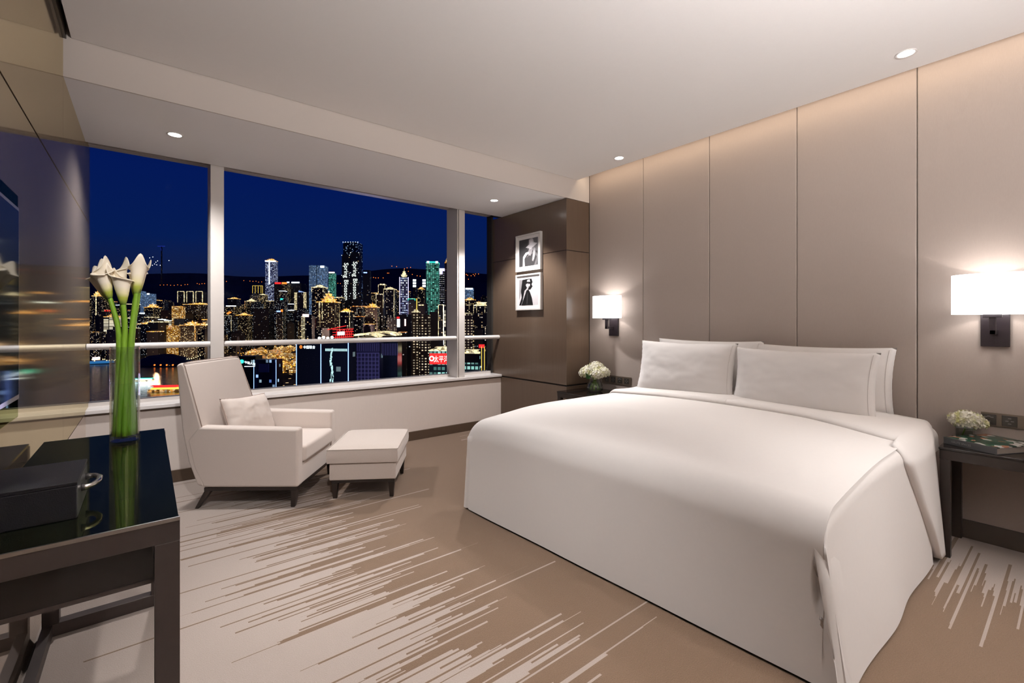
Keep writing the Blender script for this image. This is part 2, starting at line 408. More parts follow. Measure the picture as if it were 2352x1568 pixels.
# pillar beside the window
b = bm_(); box(b, XP + 0.012, XR + 0.02, YS + 0.012, YG + 0.08, 0, HS); struct('wall_pillar_core', b, M['gap'])
for z0, z1 in ((0.0, 0.562), (0.578, 1.917), (1.923, HS - 0.004)):
    b = bm_()
    prism(b, [(XP, YS, z0), (XR, YS, z0), (XR, YS + 0.03, z0), (XP + 0.03, YS + 0.03, z0), (XP + 0.03, YG + 0.06, z0), (XP, YG + 0.06, z0)], (0, 0, z1 - z0))
    struct('wall_pillar_panel', b, M['pillar'], bevel=0.0015, bseg=2)
# television wall
b = bm_(); box(b, XL - 0.3, XL - 0.016, YB, YG + 0.1, 0, HC + 0.16); struct('wall_left', b, M['gap'])
for y0, y1 in ((YB, 0.2), (0.2, YS), (YS, YG + 0.08)):
    for z0, z1 in ((0.0, 0.576), (0.581, 1.915), (1.924, HC - 0.012)):
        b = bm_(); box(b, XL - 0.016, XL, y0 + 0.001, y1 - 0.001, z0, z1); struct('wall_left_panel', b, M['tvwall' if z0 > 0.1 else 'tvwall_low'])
b = bm_(); box(b, XL - 0.016, XL + 0.012, YB, YS - 0.001, HC - 0.010, HC + 0.06); struct('gap_strip_left', b, M['darktrim'])  # dark strip standing in for the shaded gap beside the ceiling
# back wall
b = bm_(); box(b, XL - 0.3, XR + 0.3, YB - 0.2, YB, 0, HC + 0.16); struct('wall_back', b, M['wall_cream'])
# window wall
b = bm_(); box(b, XL - 0.02, XP, YW + 0.004, YG + 0.1, 0.0, 0.555); struct('wall_window', b, M['wall_cream'])
b = bm_(); box(b, XL - 0.012, XP - 0.001, YW - 0.012, YW + 0.004, 0.0, 0.09); struct('baseboard_window', b, M['baseboard'])
b = bm_(); box(b, XL - 0.012, XP - 0.001, YW - 0.016, YG + 0.1, 0.568, 0.595); struct('window_sill', b, M['sill'], bevel=0.003)
b = bm_(); box(b, XL, XP, YW, YG + 0.1, 0.553, 0.568); struct('trim_sill', b, M['baseboard'])
# window frame: three bays
b = bm_()
box(b, XL - 0.012, XP, YG - 0.03, YG + 0.05, 0.595, 0.622)
box(b, XL - 0.012, XP, YG - 0.03, YG + 0.05, 2.480, 2.512)
w = struct('window_1', b, M['frame'])
for i, (x0, x1) in enumerate(((0.389, 0.479), (2.655, 2.751))):
    b = bm_()
    if i == 0: box(b, x0, x1, YW + 0.012, YG + 0.03, 0.595, 2.512)
    else:
        box(b, x0, x0 + 0.012, YW + 0.016, YG + 0.03, 0.595, 2.512); box(b, x0 + 0.012, x0 + 0.020, YW + 0.03, YG + 0.03, 0.595, 2.512)
        box(b, x0 + 0.020, x1, YW + 0.012, YG + 0.03, 0.595, 2.512)
    o = struct('mullion', b, M['frame'], parent=w, bevel=0.002)
b = bm_(); box(b, XP - 0.022, XP, YG - 0.05, YG + 0.05, 0.595, 2.512); struct('jamb', b, M['gap'], parent=w)
for x0, x1 in ((XL - 0.012, 0.389), (0.479, 2.655), (2.751, XP - 0.022)):
    b = bm_(); box(b, x0, x1, YG + 0.004, YG + 0.010, 0.622, 2.480); struct('pane', b, M['pane'], parent=w)
# handrail across the bays
for x0, x1, lb in ((XL + 0.001, 0.389, 'white round handrail across the left window bay'), (0.479, 2.655, 'white round handrail across the wide middle window bay'), (2.751, XP, 'white round handrail across the narrow window bay by the brown pillar')):
    b = bm_(); tube(b, [(x0, YW + 0.045, 1.03), (x1, YW + 0.045, 1.03)], 0.022, 20)
    tag(obj('handrail', b, M['rail'], base=(x0, YW + 0.045, 1.03), smooth=False, bevel=0.002), lb, 'handrail')

# ------------------------------------------------------------------ downlights
dl = [(3.171, 0.593, HC, 'round recessed downlight in the ceiling nearest the right edge'), (3.226, 2.537, HC, 'round recessed downlight in the ceiling above the left wall lamp'),
      (0.143, 3.742, HS, 'round recessed downlight in the lowered ceiling over the left window bay'), (2.752, 3.735, HS, 'small recessed downlight in the lowered ceiling by the brown pillar')]
for x, y, z, lb in dl:
    t = thing('downlight', lb, 'ceiling light', (x, y, z), 'recessed downlights')
    b = bm_(); lathe(b, [(0.034, z - 0.001), (0.046, z - 0.004), (0.048, z + 0.0), (0.034, z + 0.001)], x, y, 40, close=True); obj('ring', b, M['ring'], t, smooth=True)
    b = bm_(); b.faces.new(lathe(b, [(0.036, z - 0.0015)], x, y, 40)[0]); b.faces.new([b.verts.new((v.co.x, v.co.y, z - 0.0005)) for v in list(b.verts)][::-1]); obj('lens', b, M['lens'], t)

# ------------------------------------------------------------------ wall sconces
def sconce(y, lb):
    t = thing('wall_lamp', lb, 'wall lamp', (XR, y, 1.2), 'bedside wall lamps')
    b = bm_(); box(b, XR - 0.018, XR, y - 0.055, y + 0.055 - 0.0, 1.07, 1.30); obj('back_plate', b, M['lampmetal'], t, bevel=0.002)
    ya = y
    b = bm_()
    box(b, XR - 0.128, XR - 0.018, ya - 0.011, ya + 0.011, 1.138, 1.160)
    box(b, XR - 0.128, XR - 0.102, ya - 0.013, ya + 0.013, 1.138, 1.235)
    box(b, XR - 0.140, XR - 0.090, ya - 0.035, ya + 0.035, 1.226, 1.243)
    obj('arm', b, M['lampmetal'], t, bevel=0.0015)
    b = bm_(); lathe(b, [(1.0, 1.243), (1.0, 1.455), (0.985, 1.455), (0.985, 1.243)], XR - 0.115, ya, 64, 0.098, 0.158, close=True)
    obj('lamp_shade', b, M['shade'], t, smooth=False)
    lamp('wall_lamp_bulb', 'POINT', (XR - 0.115, ya, 1.36), 2.7, (1.0, 0.93, 0.88), shadow_soft_size=0.02)
sconce(2.872, 'white drum wall lamp on dark bracket above the left bedside table')
sconce(0.298, 'white drum wall lamp on dark bracket at the right edge above the book')

# ------------------------------------------------------------------ bed
bed = thing('bed', 'king size bed made up with white duvet cover against the padded headboard wall', 'bed', (2.55, 1.47, 0))
b = bm_(); box(b, 1.84, 3.56, 0.535, 2.40, 0.06, 0.34); obj('bed_base', b, M['bedbase'], bed, bevel=0.01)
for x in (1.95, 3.30):
    for y in (0.60, 2.3): b = bm_(); tube(b, [(x, y, 0), (x, y, 0.07)], 0.025, 14); obj('caster', b, M['plasticgrey'], bed)
b = bm_(); box(b, 1.86, 3.56, 0.58, 2.38, 0.34, 0.53); obj('mattress', b, M['linen2'], bed, bevel=0.04)
YN, YF = 0.475, 2.475
def xfoot(y, z):
    t = (y - YN) / (YF - YN); base = 1.715 * (1 - t) + 1.595 * t
    return base + 0.02 * (z / 0.6)
def ztop(x, y):
    t = (y - YN) / (YF - YN); t = min(1, max(0, t))
    s = min(1.0, max(0.0, (x - 1.62) / 0.75))
    edge = 0.555 + 0.030 * math.sin(math.pi * t) ** 0.6
    full = 0.615 + 0.040 * math.sin(math.pi * t) ** 0.7
    z = edge + (full - edge) * (1 - (1 - s) ** 2.0)
    z += 0.004 * noise.noise(Vector((x * 2.2, y * 1.3, 0.4))) + 0.003 * noise.noise(Vector((x * 5, y * 2.1, 3.4)))
    return z
def arcpath(L_top, Rr, L_down, n_top, n_arc, n_down):
    """list of (distance inward from edge plane, fraction of drop) along a rounded edge"""
    out = []
    for i in range(n_top): out.append((Rr + L_top * (1 - i / n_top), 0.0, 0.0))
    for i in range(n_arc):
        a = math.pi / 2 * i / n_arc; out.append((Rr * (1 - math.sin(a)), Rr * (1 - math.cos(a)), 0.0))
    for i in range(n_down + 1): out.append((0.0, Rr, i / n_down))
    return out
def smooth(t): t = min(1, max(0, t)); return t * t * (3 - 2 * t)
def lean_in(x, z):
    return (0.060 - 0.030 * smooth((x - 1.7) / 1.2)) * max(0, min(1, z / 0.55))
def pleat_y(z):
    return 0.470 + 0.100 * min(1, max(0, z / 0.56)) ** 1.1
def cover_point(p, q, xstart, hem=0.012, push=0.0):
    """p: (inset from the foot, drop, frac); q: signed the same across"""
    inx, dx, fx = p; side, iny, dy, fy = q
    y = (YN + iny) if side < 0 else (YF - iny)
    zt0 = ztop(max(1.62, inx + 1.62), y)
    # height by drop
    fr = max(fx, fy); dr = max(dx, dy)
    if dx > 0 and dy > 0 and fr == 0: dr = min(max(dx, dy) + 0.35 * min(dx, dy), 0.09)
    z = zt0 - dr
    z = z + (hem - z) * fr
    x = xfoot(y, z) + inx
    # side hangings: slight ripples, swelling out towards the floor
    if fy > 0 or dy > 0:
        k = max(fy, 0)
        rip = 0.010 * noise.noise(Vector((x * 3.1, 0.3, z * 1.1))) * k + 0.006 * math.sin(x * 9 + z * 2) * k
        y += side * (0.012 * k + rip)
        if side < 0: y += lean_in(x, z)
    if fx > 0:
        x -= 0.004 * noise.noise(Vector((y * 2.5, 4.1, z * 2.0))) * fx
        # the foot drop ends in a hem tucked behind the near side drop
        yc = pleat_y(z) + 0.030 * math.sin(math.pi * smooth((0.52 - z) / 0.50)) + 0.004
        d = yc - y
        if d > -0.01: x += 0.030 * smooth((z - 0.19) / 0.15) * smooth((d + 0.01) / 0.010) * smooth(fx * 3.5)
        # far corner pocket
        d2 = (y - (YF - 0.012)); x += 0.010 * math.exp(-(d2 / 0.012) ** 2) * smooth(fx * 2)
    # flare out the near corner hem
    return Vector((x, y, z + push))
P_ = arcpath(1.595, 0.11, 0.45, 44, 12, 30)
P_ = [p for p in P_]
halfw = (YF - YN) / 2
Q1 = arcpath(halfw - 0.055, 0.055, 0.5, 40, 8, 26)
# refine the rows near the pleat
ins = sorted(set([q[0] for q in Q1 if q[0] > 0.06 or q[1] == 0] + [0.03 + 0.004 * i for i in range(40)]))
Qn = []
for i_ in sorted([a for a in ins if a > 0.055], reverse=True): Qn.append((-1, i_, 0.0, 0.0))
for q in Q1:
    if q[0] <= 0.055: Qn.append((-1, q[0], q[1], q[2]))
Qf = [(1, q[0], q[1], q[2]) for q in Q1]
QQ = Qn[::-1] + Qf
def sheet(bm, PP, QL, fn):
    grid = [[bm.verts.new(fn(p, q)) for q in QL] for p in PP]
    for i in range(len(PP) - 1):
        for j in range(len(QL) - 1):
            bm.faces.new((grid[i][j], grid[i + 1][j], grid[i + 1][j + 1], grid[i][j + 1]))
    return grid
b = bm_(); sheet(b, P_, QQ, lambda p, q: cover_point(p, q, 0)); bmesh.ops.remove_doubles(b, verts=b.verts, dist=0.0004)
dead = [f for f in b.faces if f.calc_center_median().x > 3.02 and f.calc_center_median().y < YN + 0.10 and f.calc_center_median().z < 0.50]
bmesh.ops.delete(b, geom=dead, context='FACES')
obj('duvet', b, M['linen'], bed, smooth=True)
# folded-back top of the duvet
def fold_pt(k, q):
    side, iny, dy, fy = q
    y = (YN + iny) if side < 0 else (YF - iny)
    near = smooth((1.05 - y) / 0.6)
    xe = 3.00 - 0.20 * near
    xr = 3.42
    if side < 0 and (dy > 0 or fy > 0):
        hz = min(1, dy / 0.2 + fy * 0.9); xe = xe - 0.13 + 0.40 * fy; xr = 3.42 - 0.28 * min(1, dy / 0.05)
    x0 = xe + (xr - xe) * k
    lift = 0.030 * (1 - (1 - min(1, k / 0.10)) ** 2) ** 0.5 if k < 0.10 else 0.030
    zt0 = ztop(x0, y)
    z = zt0 - dy; z = z + (0.03 - z) * fy
    if side < 0: y += lean_in(x0, zt0 - dy if fy == 0 else z)
    y2 = y + side * (0.012 * fy + lift * (1 if dy > 0 or fy > 0 else 0) * min(1, dy / 0.055 + fy))
    z2 = z + lift * (1 - min(1, dy / 0.055)) * (1 if fy == 0 else 0)
    return Vector((x0, y2 + 0.004 * math.sin(x0 * 25) * fy, z2 - 0.012 * math.sin(math.pi * k) * (1 - fy)))
QF = [q for q in QQ if not (q[0] > 0 and q[3] > 0.75)]
b = bm_(); sheet(b, [0.0, 0.01, 0.02, 0.04, 0.06, 0.08, 0.10, 0.2, 0.35, 0.5, 0.65, 0.8, 0.9, 1.0], QF, fold_pt)
obj('turned_down_fold', b, M['linen'], bed, smooth=True, solid=0.004)
# free edge of the near side drop folded round the foot corner
b = bm_(); rows = []
for i in range(41):
    t = i / 40; z = 0.572 - 0.564 * t; yp = pleat_y(z) + 0.004 * noise.noise(Vector((0.2, 0.5, z * 14)))
    yc = YN + lean_in(1.7, z) - 0.012 * t; xf = xfoot(yc, z)
    drop = max(0.0, 0.590 - z)
    def inset(R_): return R_ * (1 - math.sin(math.acos(max(-1, min(1, 1 - drop / R_))))) if drop < R_ else 0.0
    xf += inset(0.11) * 0.95; yc += inset(0.055)
    s_ = smooth(t * 2.2); w_ = max(0.006, yp - yc)
    prof_ = [(xf + 0.10, yc - 0.0020), (xf + 0.05, yc - 0.004), (xf + 0.016, yc - 0.004), (xf - 0.003, yc + 0.001), (xf - 0.012, yc + 0.012), (xf - 0.018, yc + 0.010 + w_ * 0.6), (xf - 0.016, yc + 0.006 + w_), (xf - 0.006, yc + 0.010 + w_), (xf + 0.008, yc + 0.006 + w_)]
    prof_ = [(x * s_ + (x + 0.022) * (1 - s_), y * s_ + (y + 0.006) * (1 - s_)) for x, y in prof_]
    rows.append([b.verts.new((x + 0.002 * noise.noise(Vector((x * 30, y * 30, z * 9))), y, z - 0.035 * (1 - s_))) for x, y in prof_])
for i in range(40):
    for j in range(8): b.faces.new((rows[i][j], rows[i + 1][j], rows[i + 1][j + 1], rows[i][j + 1]))
obj('corner_flap', b, M['linen'], bed, smooth=True)
# crumpled far corner of the hanging
b = bm_()
rows = []
for i in range(13):
    t = i / 12; z = 0.50 - 0.27 * t; w_ = 0.062 * smooth(t * 1.2) ** 0.8
    rows.append([b.verts.new((1.645 + 0.10 * s_ * (0.3 + 0.7 * t), YF + 0.006 + w_ * (1 - s_) * (1.0 if i < 12 else 0.75) * (0.85 + 0.15 * math.cos(s_ * 12)), z)) for s_ in [j / 8 for j in range(9)]])
for i in range(12):
    for j in range(8): b.faces.new((rows[i][j], rows[i + 1][j], rows[i + 1][j + 1], rows[i][j + 1]))
obj('corner_tuck', b, M['linen'], bed, smooth=True, solid=0.006)

# ------------------------------------------------------------------ pillows
def pillow(name, c, wdt, hgt, thick, lean, rotz, lb, mat, cat='pillow', group=None, flange=0.03, squash=0.0, pin=0.12, seed=0, base=None, axes=None, pipe=None):
    """standing cushion: width along its u axis, height along its v axis"""
    if axes is None:
        u = Vector((math.sin(rotz), math.cos(rotz), 0)); nrm = Vector((-math.cos(rotz), math.sin(rotz), 0))
        v = Vector((0, 0, 1)) * math.cos(lean) - nrm * math.sin(lean); nn = nrm * math.cos(lean) + Vector((0, 0, 1)) * math.sin(lean)
    else: u, v, nn = axes
    c = Vector(c); n = 34; t = thing(name, lb, cat, c - v * hgt / 2, group)
    def pt(a, bb, s):
        ea = 1 - pin * 0.5 * (1 - abs(a) ** 2.0) * 0  # outline pinch
        oa = a * (1 - 0.045 * (1 - bb * bb)) ; ob = bb * (1 - pin * (1 - a * a) * (0.55 if bb > 0 else 0.1))
        ta = max(0.0, 1 - (abs(a) / (1 - flange)) ** 3.2) if abs(a) < 1 - flange else 0.0
        tb = max(0.0, 1 - abs(bb) ** 3.0)
        th = thick / 2 * (ta ** 0.55) * (tb ** 0.55)
        wr = 0.006 * noise.noise(Vector((a * 3 + seed, bb * 2.4, seed * 1.7))) + 0.0035 * noise.noise(Vector((a * 9 + seed, bb * 5, 2.0 + seed)))
        wr *= (0.3 + 0.7 * min(1, th / (thick * 0.2)))
        return c + u * (oa * wdt / 2) + v * (ob * hgt / 2) + nn * (s * (th + 0.0015) + wr)
    b = bm_()
    for s in (1, -1):
        g = [[b.verts.new(pt(-1 + 2 * i / n, -1 + 2 * j / n, s)) for j in range(n + 1)] for i in range(n + 1)]
        for i in range(n):
            for j in range(n): b.faces.new((g[i][j], g[i + 1][j], g[i + 1][j + 1], g[i][j + 1]))
    bmesh.ops.remove_doubles(b, verts=b.verts, dist=0.0035)
    obj('cover', b, mat, t, smooth=True)
    if pipe:
        b = bm_(); pts = []
        for k in range(121):
            q_ = k / 120 * 4; i_ = int(q_) % 4; f_ = q_ - int(q_) if k < 120 else 0
            a, bb = ((-1 + 2 * f_, -1), (1, -1 + 2 * f_), (1 - 2 * f_, 1), (-1, 1 - 2 * f_))[i_]
            pts.append((pt(a, bb, 1) + pt(a, bb, -1)) / 2)
        tube(b, pts, 0.0035, 6, cap=False); obj('piping', b, pipe, t, smooth=True)
    else:
        b = bm_()
        for sgn in pipe_sides:
            pts = [pt(sgn * (1 - flange * 2.4), -0.93 + 1.86 * i / 24, 1) + nn * 0.0006 for i in range(25)]
            tube(b, pts, 0.0011, 5)
        obj('hem_seam', b, M['seam'], t)
    return t
M['seam'] = plain('pillow_hem_stitching', (0.58, 0.54, 0.52), 0.9)
pipe_sides = (-1,)
g_ = 'bed pillows'
pillow('pillow', (3.475, 1.88, 0.845), 0.87, 0.44, 0.13, 0.10, 0.0, 'white pillow at the back left, mostly hidden behind the front left pillow', M['linen2'], group=g_, seed=3)
pillow('pillow', (3.475, 1.115, 0.830), 0.84, 0.44, 0.13, 0.10, 0.0, 'white pillow at the back right, its creased hem showing at the right end', M['linen2'], group=g_, seed=5)
pillow('pillow', (3.335, 1.99, 0.835), 0.83, 0.43, 0.15, 0.20, 0.0, 'white pillow at the front left of the bed nearest the left bedside table', M['linen2'], group=g_, seed=1)
pillow('pillow', (3.320, 1.16, 0.815), 0.84, 0.42, 0.15, 0.20, 0.0, 'large white pillow at the front right of the bed with a wide hem', M['linen2'], group=g_, seed=2)

# ------------------------------------------------------------------ bedside tables
def nightstand(x0, y0, y1, ztop_, lb, apron):
    t = thing('bedside_table', lb, 'bedside table', ((x0 + XR) / 2, (y0 + y1) / 2, 0))
    b = bm_(); box(b, x0, XR - 0.001, y0, y1, ztop_ - 0.012, ztop_); obj('table_top', b, M['blackwood'], t, bevel=0.002)
    b = bm_(); box(b, x0 + 0.003, XR - 0.004, y0 + 0.003, y1 - 0.003, ztop_ - apron, ztop_ - 0.013); obj('apron', b, M['darkwood'], t, bevel=0.002)
    for x in (x0 + 0.004, XR - 0.045):
        for y in (y0 + 0.004, y1 - 0.044):
            b = bm_(); box(b, x, x + 0.04, y, y + 0.04, 0, ztop_ - apron - 0.001); obj('leg', b, M['darkwood'], t, bevel=0.0015)
    return t
nightstand(3.10, 2.60, 3.185, 0.535, 'dark gloss bedside table in the corner beside the brown pillar', 0.055)
nightstand(3.19, -0.16, 0.468, 0.560, 'dark gloss bedside table at the right edge of the bed holding a book', 0.062)

def socket_strip(y0, y1, z0, z1, n, lb, ys):
    t = thing('socket_strip', lb, 'socket strip', (XR, (y0 + y1) / 2, z0))
    b = bm_(); box(b, XR - 0.008, XR, y0, y1, z0, z1); obj('plate', b, M['socketplate'], t, bevel=0.001)
    for k, yc in enumerate(ys):
        b = bm_(); hz = (z0 + z1) / 2; box(b, XR - 0.0105, XR - 0.0078, yc - 0.028, yc + 0.028, hz - 0.028, hz + 0.028)
        s = obj('socket', b, M['socket'], t, bevel=0.0008)
        b = bm_()
        for dy, dz in ((-0.012, 0.012), (0.012, 0.012), (0.0, -0.010), (0.0, 0.016)) if k % 2 else ((-0.01, 0.0), (0.01, 0.0), (0, 0.014), (0, -0.014)):
            box(b, XR - 0.0115, XR - 0.0105, yc + dy - 0.006, yc + dy + 0.006, hz + dz - 0.0015, hz + dz + 0.0015)
        obj('switch_mark', b, M['lettersilver'], s)
socket_strip(2.672, 3.02, 0.600, 0.680, 4, 'bronze switch and socket strip on the wall by the left bedside table', (2.72, 2.80, 2.88, 2.96))
socket_strip(0.02, 0.352, 0.640, 0.712, 4, 'bronze socket strip on the wall above the right bedside table', (0.06, 0.145, 0.245, 0.322))

# ------------------------------------------------------------------ hydrangeas
def floret_head(bm, c, rad, sq, n, rr, ps):
    c = Vector(c); ga = math.pi * (3 - 5 ** 0.5)
    for i in range(n):
        zz = 1 - 2 * (i + 0.5) / n
        if zz < -0.55: continue
        r_ = math.sqrt(1 - zz * zz); d = Vector((r_ * math.cos(ga * i), r_ * math.sin(ga * i), zz)).normalized()
        d = (d + Vector([rr.uniform(-.12, .12) for _ in range(3)])).normalized()
        p = c + Vector((d.x * rad, d.y * rad, d.z * rad * sq)) * rr.uniform(0.90, 1.06)
        a = d.cross(Vector((rr.uniform(-1, 1), rr.uniform(-1, 1), rr.uniform(-1, 1)))).normalized(); e2 = d.cross(a)
        ctr = bm.verts.new(p - d * ps * 0.12)
        for k in range(4):
            an = k * math.pi / 2; u = a * math.cos(an) + e2 * math.sin(an); w2 = a * math.cos(an + 1.5708) + e2 * math.sin(an + 1.5708)
            s = ps * rr.uniform(0.85, 1.15); cup = rr.uniform(0.05, 0.4)
            v1 = bm.verts.new(p + u * s * 0.55 - w2 * s * 0.42 + d * s * cup * 0.5)
            v2 = bm.verts.new(p + u * s * 1.05 - w2 * s * 0.12 + d * s * cup)
            v3 = bm.verts.new(p + u * s * 0.95 + w2 * s * 0.22 + d * s * cup * 0.8)
            v4 = bm.verts.new(p + u * s * 0.5 + w2 * s * 0.45 + d * s * cup * 0.3)
            bm.faces.new((ctr, v1, v2, v3, v4))
    # core so no daylight shows through
    cc = bmesh.ops.create_icosphere(bm, subdivisions=2, radius=rad * 0.86)
    for v in cc['verts']: v.co = Vector((v.co.x, v.co.y, v.co.z * sq)) + c
def leafmesh(bm, base, d, up, ln, wd):
    d = Vector(d).normalized(); s = d.cross(Vector(up)).normalized(); n = s.cross(d); base = Vector(base); prev = None
    for i in range(7):
        t = i / 6; w2 = wd * math.sin(math.pi * min(1, t * 0.92 + 0.04)) ** 0.8; c = base + d * ln * t - n * ln * 0.25 * t * t
        row = [bm.verts.new(c - s * w2 + n * w2 * 0.3), bm.verts.new(c), bm.verts.new(c + s * w2 + n * w2 * 0.3)]
        if prev:
            bm.faces.new((prev[0], prev[1], row[1], row[0])); bm.faces.new((prev[1], prev[2], row[2], row[1]))
        prev = row
# left: low round vase
VX, VY, VZ = 3.385, 2.955, 0.535
v1 = thing('glass_vase', 'round clear glass vase of water and green stems on the left bedside table', 'vase', (VX, VY, VZ))
prof = [(0.001, 0.0), (0.060, 0.0), (0.078, 0.012), (0.082, 0.035), (0.076, 0.065), (0.062, 0.088), (0.052, 0.102), (0.050, 0.112)]
inn = [(0.047, 0.112), (0.049, 0.102), (0.059, 0.088), (0.073, 0.065), (0.079, 0.035), (0.074, 0.014), (0.057, 0.006), (0.001, 0.006)]
b = bm_(); lathe(b, [(r, VZ + 0.0005 + z) for r, z in prof + inn], VX, VY, 48); obj('vase_glass', b, M['glass'], v1, smooth=True)
b = bm_(); r_ = lathe(b, [(r * 0.985, VZ + 0.0005 + z) for r, z in [(0.001, 0.0072), (0.057, 0.0072), (0.073, 0.015), (0.0785, 0.035), (0.0725, 0.065), (0.058, 0.087), (0.001, 0.087)]], VX, VY, 48); obj('water', b, M['water'], v1, smooth=True)
h1 = thing('hydrangea_bunch', 'full bunch of white hydrangeas in the round vase on the left bedside table', 'flowers', (VX, VY, VZ + 0.012))
rr = random.Random(3)
for c, rad, n_ in (((VX + 0.02, VY + 0.00, VZ + 0.215), 0.082, 150), ((VX - 0.055, VY + 0.070, VZ + 0.175), 0.062, 105), ((VX - 0.050, VY - 0.075, VZ + 0.175), 0.064, 105), ((VX + 0.02, VY - 0.09, VZ + 0.185), 0.062, 90), ((VX + 0.01, VY + 0.085, VZ + 0.19), 0.062, 90)):
    b = bm_(); floret_head(b, c, rad, 0.85, n_, rr, 0.015); obj('flower_head', b, M['hydrangea'], h1)
b = bm_()
for k in range(7):
    a = k * 0.9; tube(b, [(VX + 0.05 * math.cos(a), VY + 0.05 * math.sin(a), VZ + 0.016), (VX + 0.01 * math.cos(a + 2), VY + 0.012 * math.sin(a + 2), VZ + 0.10), (VX - 0.03 * math.cos(a), VY - 0.04 * math.sin(a), VZ + 0.16)], 0.0035, 7)
obj('stem', b, M['stemgreen'], h1, smooth=True)
b = bm_()
for k in range(9):
    a = k * 0.7 + 0.3; leafmesh(b, (VX + 0.015 * math.cos(a), VY + 0.015 * math.sin(a), VZ + 0.095), (math.cos(a), math.sin(a), -1.2), (0, 0, 1), 0.085, 0.010)
obj('submerged_leaf', b, M['stemgreen'], h1, smooth=True)
b = bm_()
for a, l_ in ((3.0, 0.05), (3.7, 0.055), (4.3, 0.045), (2.5, 0.04), (3.4, 0.05)):
    leafmesh(b, (VX - 0.088, VY - 0.002, VZ + 0.130 + 0.006 * math.sin(a * 9)), (-0.35, math.sin(a * 3) * 0.9, 0.75), (-1, 0, 0.2), l_, 0.013)
obj('leaf', b, M['leaf'], h1, smooth=True)
# right: square clear vase
WX, WY, WZ = 3.50, 0.405, 0.560
v2 = thing('glass_vase', 'small square clear glass vase behind the book on the right bedside table', 'vase', (WX, WY, WZ))
b = bm_(); s = 0.034
prism(b, [(WX - s, WY - s, WZ + 0.0005), (WX + s, WY - s, WZ + 0.0005), (WX + s, WY + s, WZ + 0.0005), (WX - s, WY + s, WZ + 0.0005)], (0, 0, 0.010))
for x0, x1, y0, y1 in ((-s, -s + 0.005, -s, s), (s - 0.005, s, -s, s), (-s + 0.005, s - 0.005, -s, -s + 0.005), (-s + 0.005, s - 0.005, s - 0.005, s)):
    box(b, WX + x0, WX + x1, WY + y0, WY + y1, WZ + 0.0105, WZ + 0.085)
obj('vase_glass', b, M['glass'], v2, bevel=0.001, bseg=2)
h2 = thing('hydrangea_bunch', 'single white hydrangea head in the square vase on the right bedside table', 'flowers', (WX, WY, WZ + 0.012))
b = bm_(); floret_head(b, (WX - 0.01, WY - 0.005, WZ + 0.112), 0.072, 0.62, 150, rr, 0.014); floret_head(b, (WX + 0.0, WY - 0.045, WZ + 0.098), 0.045, 0.7, 70, rr, 0.014); obj('flower_head', b, M['hydrangea'], h2)
b = bm_(); tube(b, [(WX + 0.012, WY + 0.015, WZ + 0.014), (WX, WY, WZ + 0.06), (WX - 0.01, WY - 0.005, WZ + 0.10)], 0.004, 8); obj('stem', b, M['stemgreen'], h2, smooth=True)
b = bm_(); leafmesh(b, (WX, WY, WZ + 0.06), (-0.4, 0.8, 0.4), (0, 0, 1), 0.05, 0.015); leafmesh(b, (WX, WY, WZ + 0.055), (-0.5, -0.8, 0.35), (0, 0, 1), 0.05, 0.015); obj('leaf', b, M['stemgreen'], h2, smooth=True)

# ------------------------------------------------------------------ book
bk0 = Vector((3.29, 0.462, 0.5608)); d1 = Vector((3.195, 0.268, 0)) - Vector((3.29, 0.462, 0)); d1 = Vector((-0.44, -0.898, 0)).normalized(); d2 = Vector((0.898, -0.44, 0))
book = thing('book', 'thick coffee table book with charcoal spine and patterned green cover on the right bedside table', 'book', bk0)
BL, BW, BH = 0.225, 0.30, 0.034
bk0 = Vector((3.300, 0.464, 0.5608))
def bp(a, c_, z): return bk0 + d1 * a + d2 * c_ + Vector((0, 0, z))
b = bm_(); prism(b, [bp(0.003, 0.004, 0.003), bp(BL - 0.003, 0.004, 0.003), bp(BL - 0.003, BW - 0.003, 0.003), bp(0.003, BW - 0.003, 0.003)], (0, 0, BH - 0.006)); obj('pages', b, M['pagepaper'], book)
b = bm_(); prism(b, [bp(0, 0.0, 0), bp(BL, 0.0, 0), bp(BL, 0.003, 0), bp(0, 0.003, 0)], (0, 0, BH)); prism(b, [bp(0, 0.003, 0), bp(BL, 0.003, 0), bp(BL, BW, 0), bp(0, BW, 0)], (0, 0, 0.0028)); obj('spine_cover', b, M['bookcover'], book)
b = bm_(); prism(b, [bp(0, 0.003, BH - 0.0028), bp(BL, 0.003, BH - 0.0028), bp(BL, BW, BH - 0.0028), bp(0, BW, BH - 0.0028)], (0, 0, 0.0028)); obj('front_cover', b, M['coverart'], book)
b = bm_(); textmesh(b, 'HAUTE SPACES', 0.015, lambda u, v: bp(0.035 + u * 0.85, -0.0006, 0.012 + v)); obj('spine_title', b, M['lettersilver'], book)

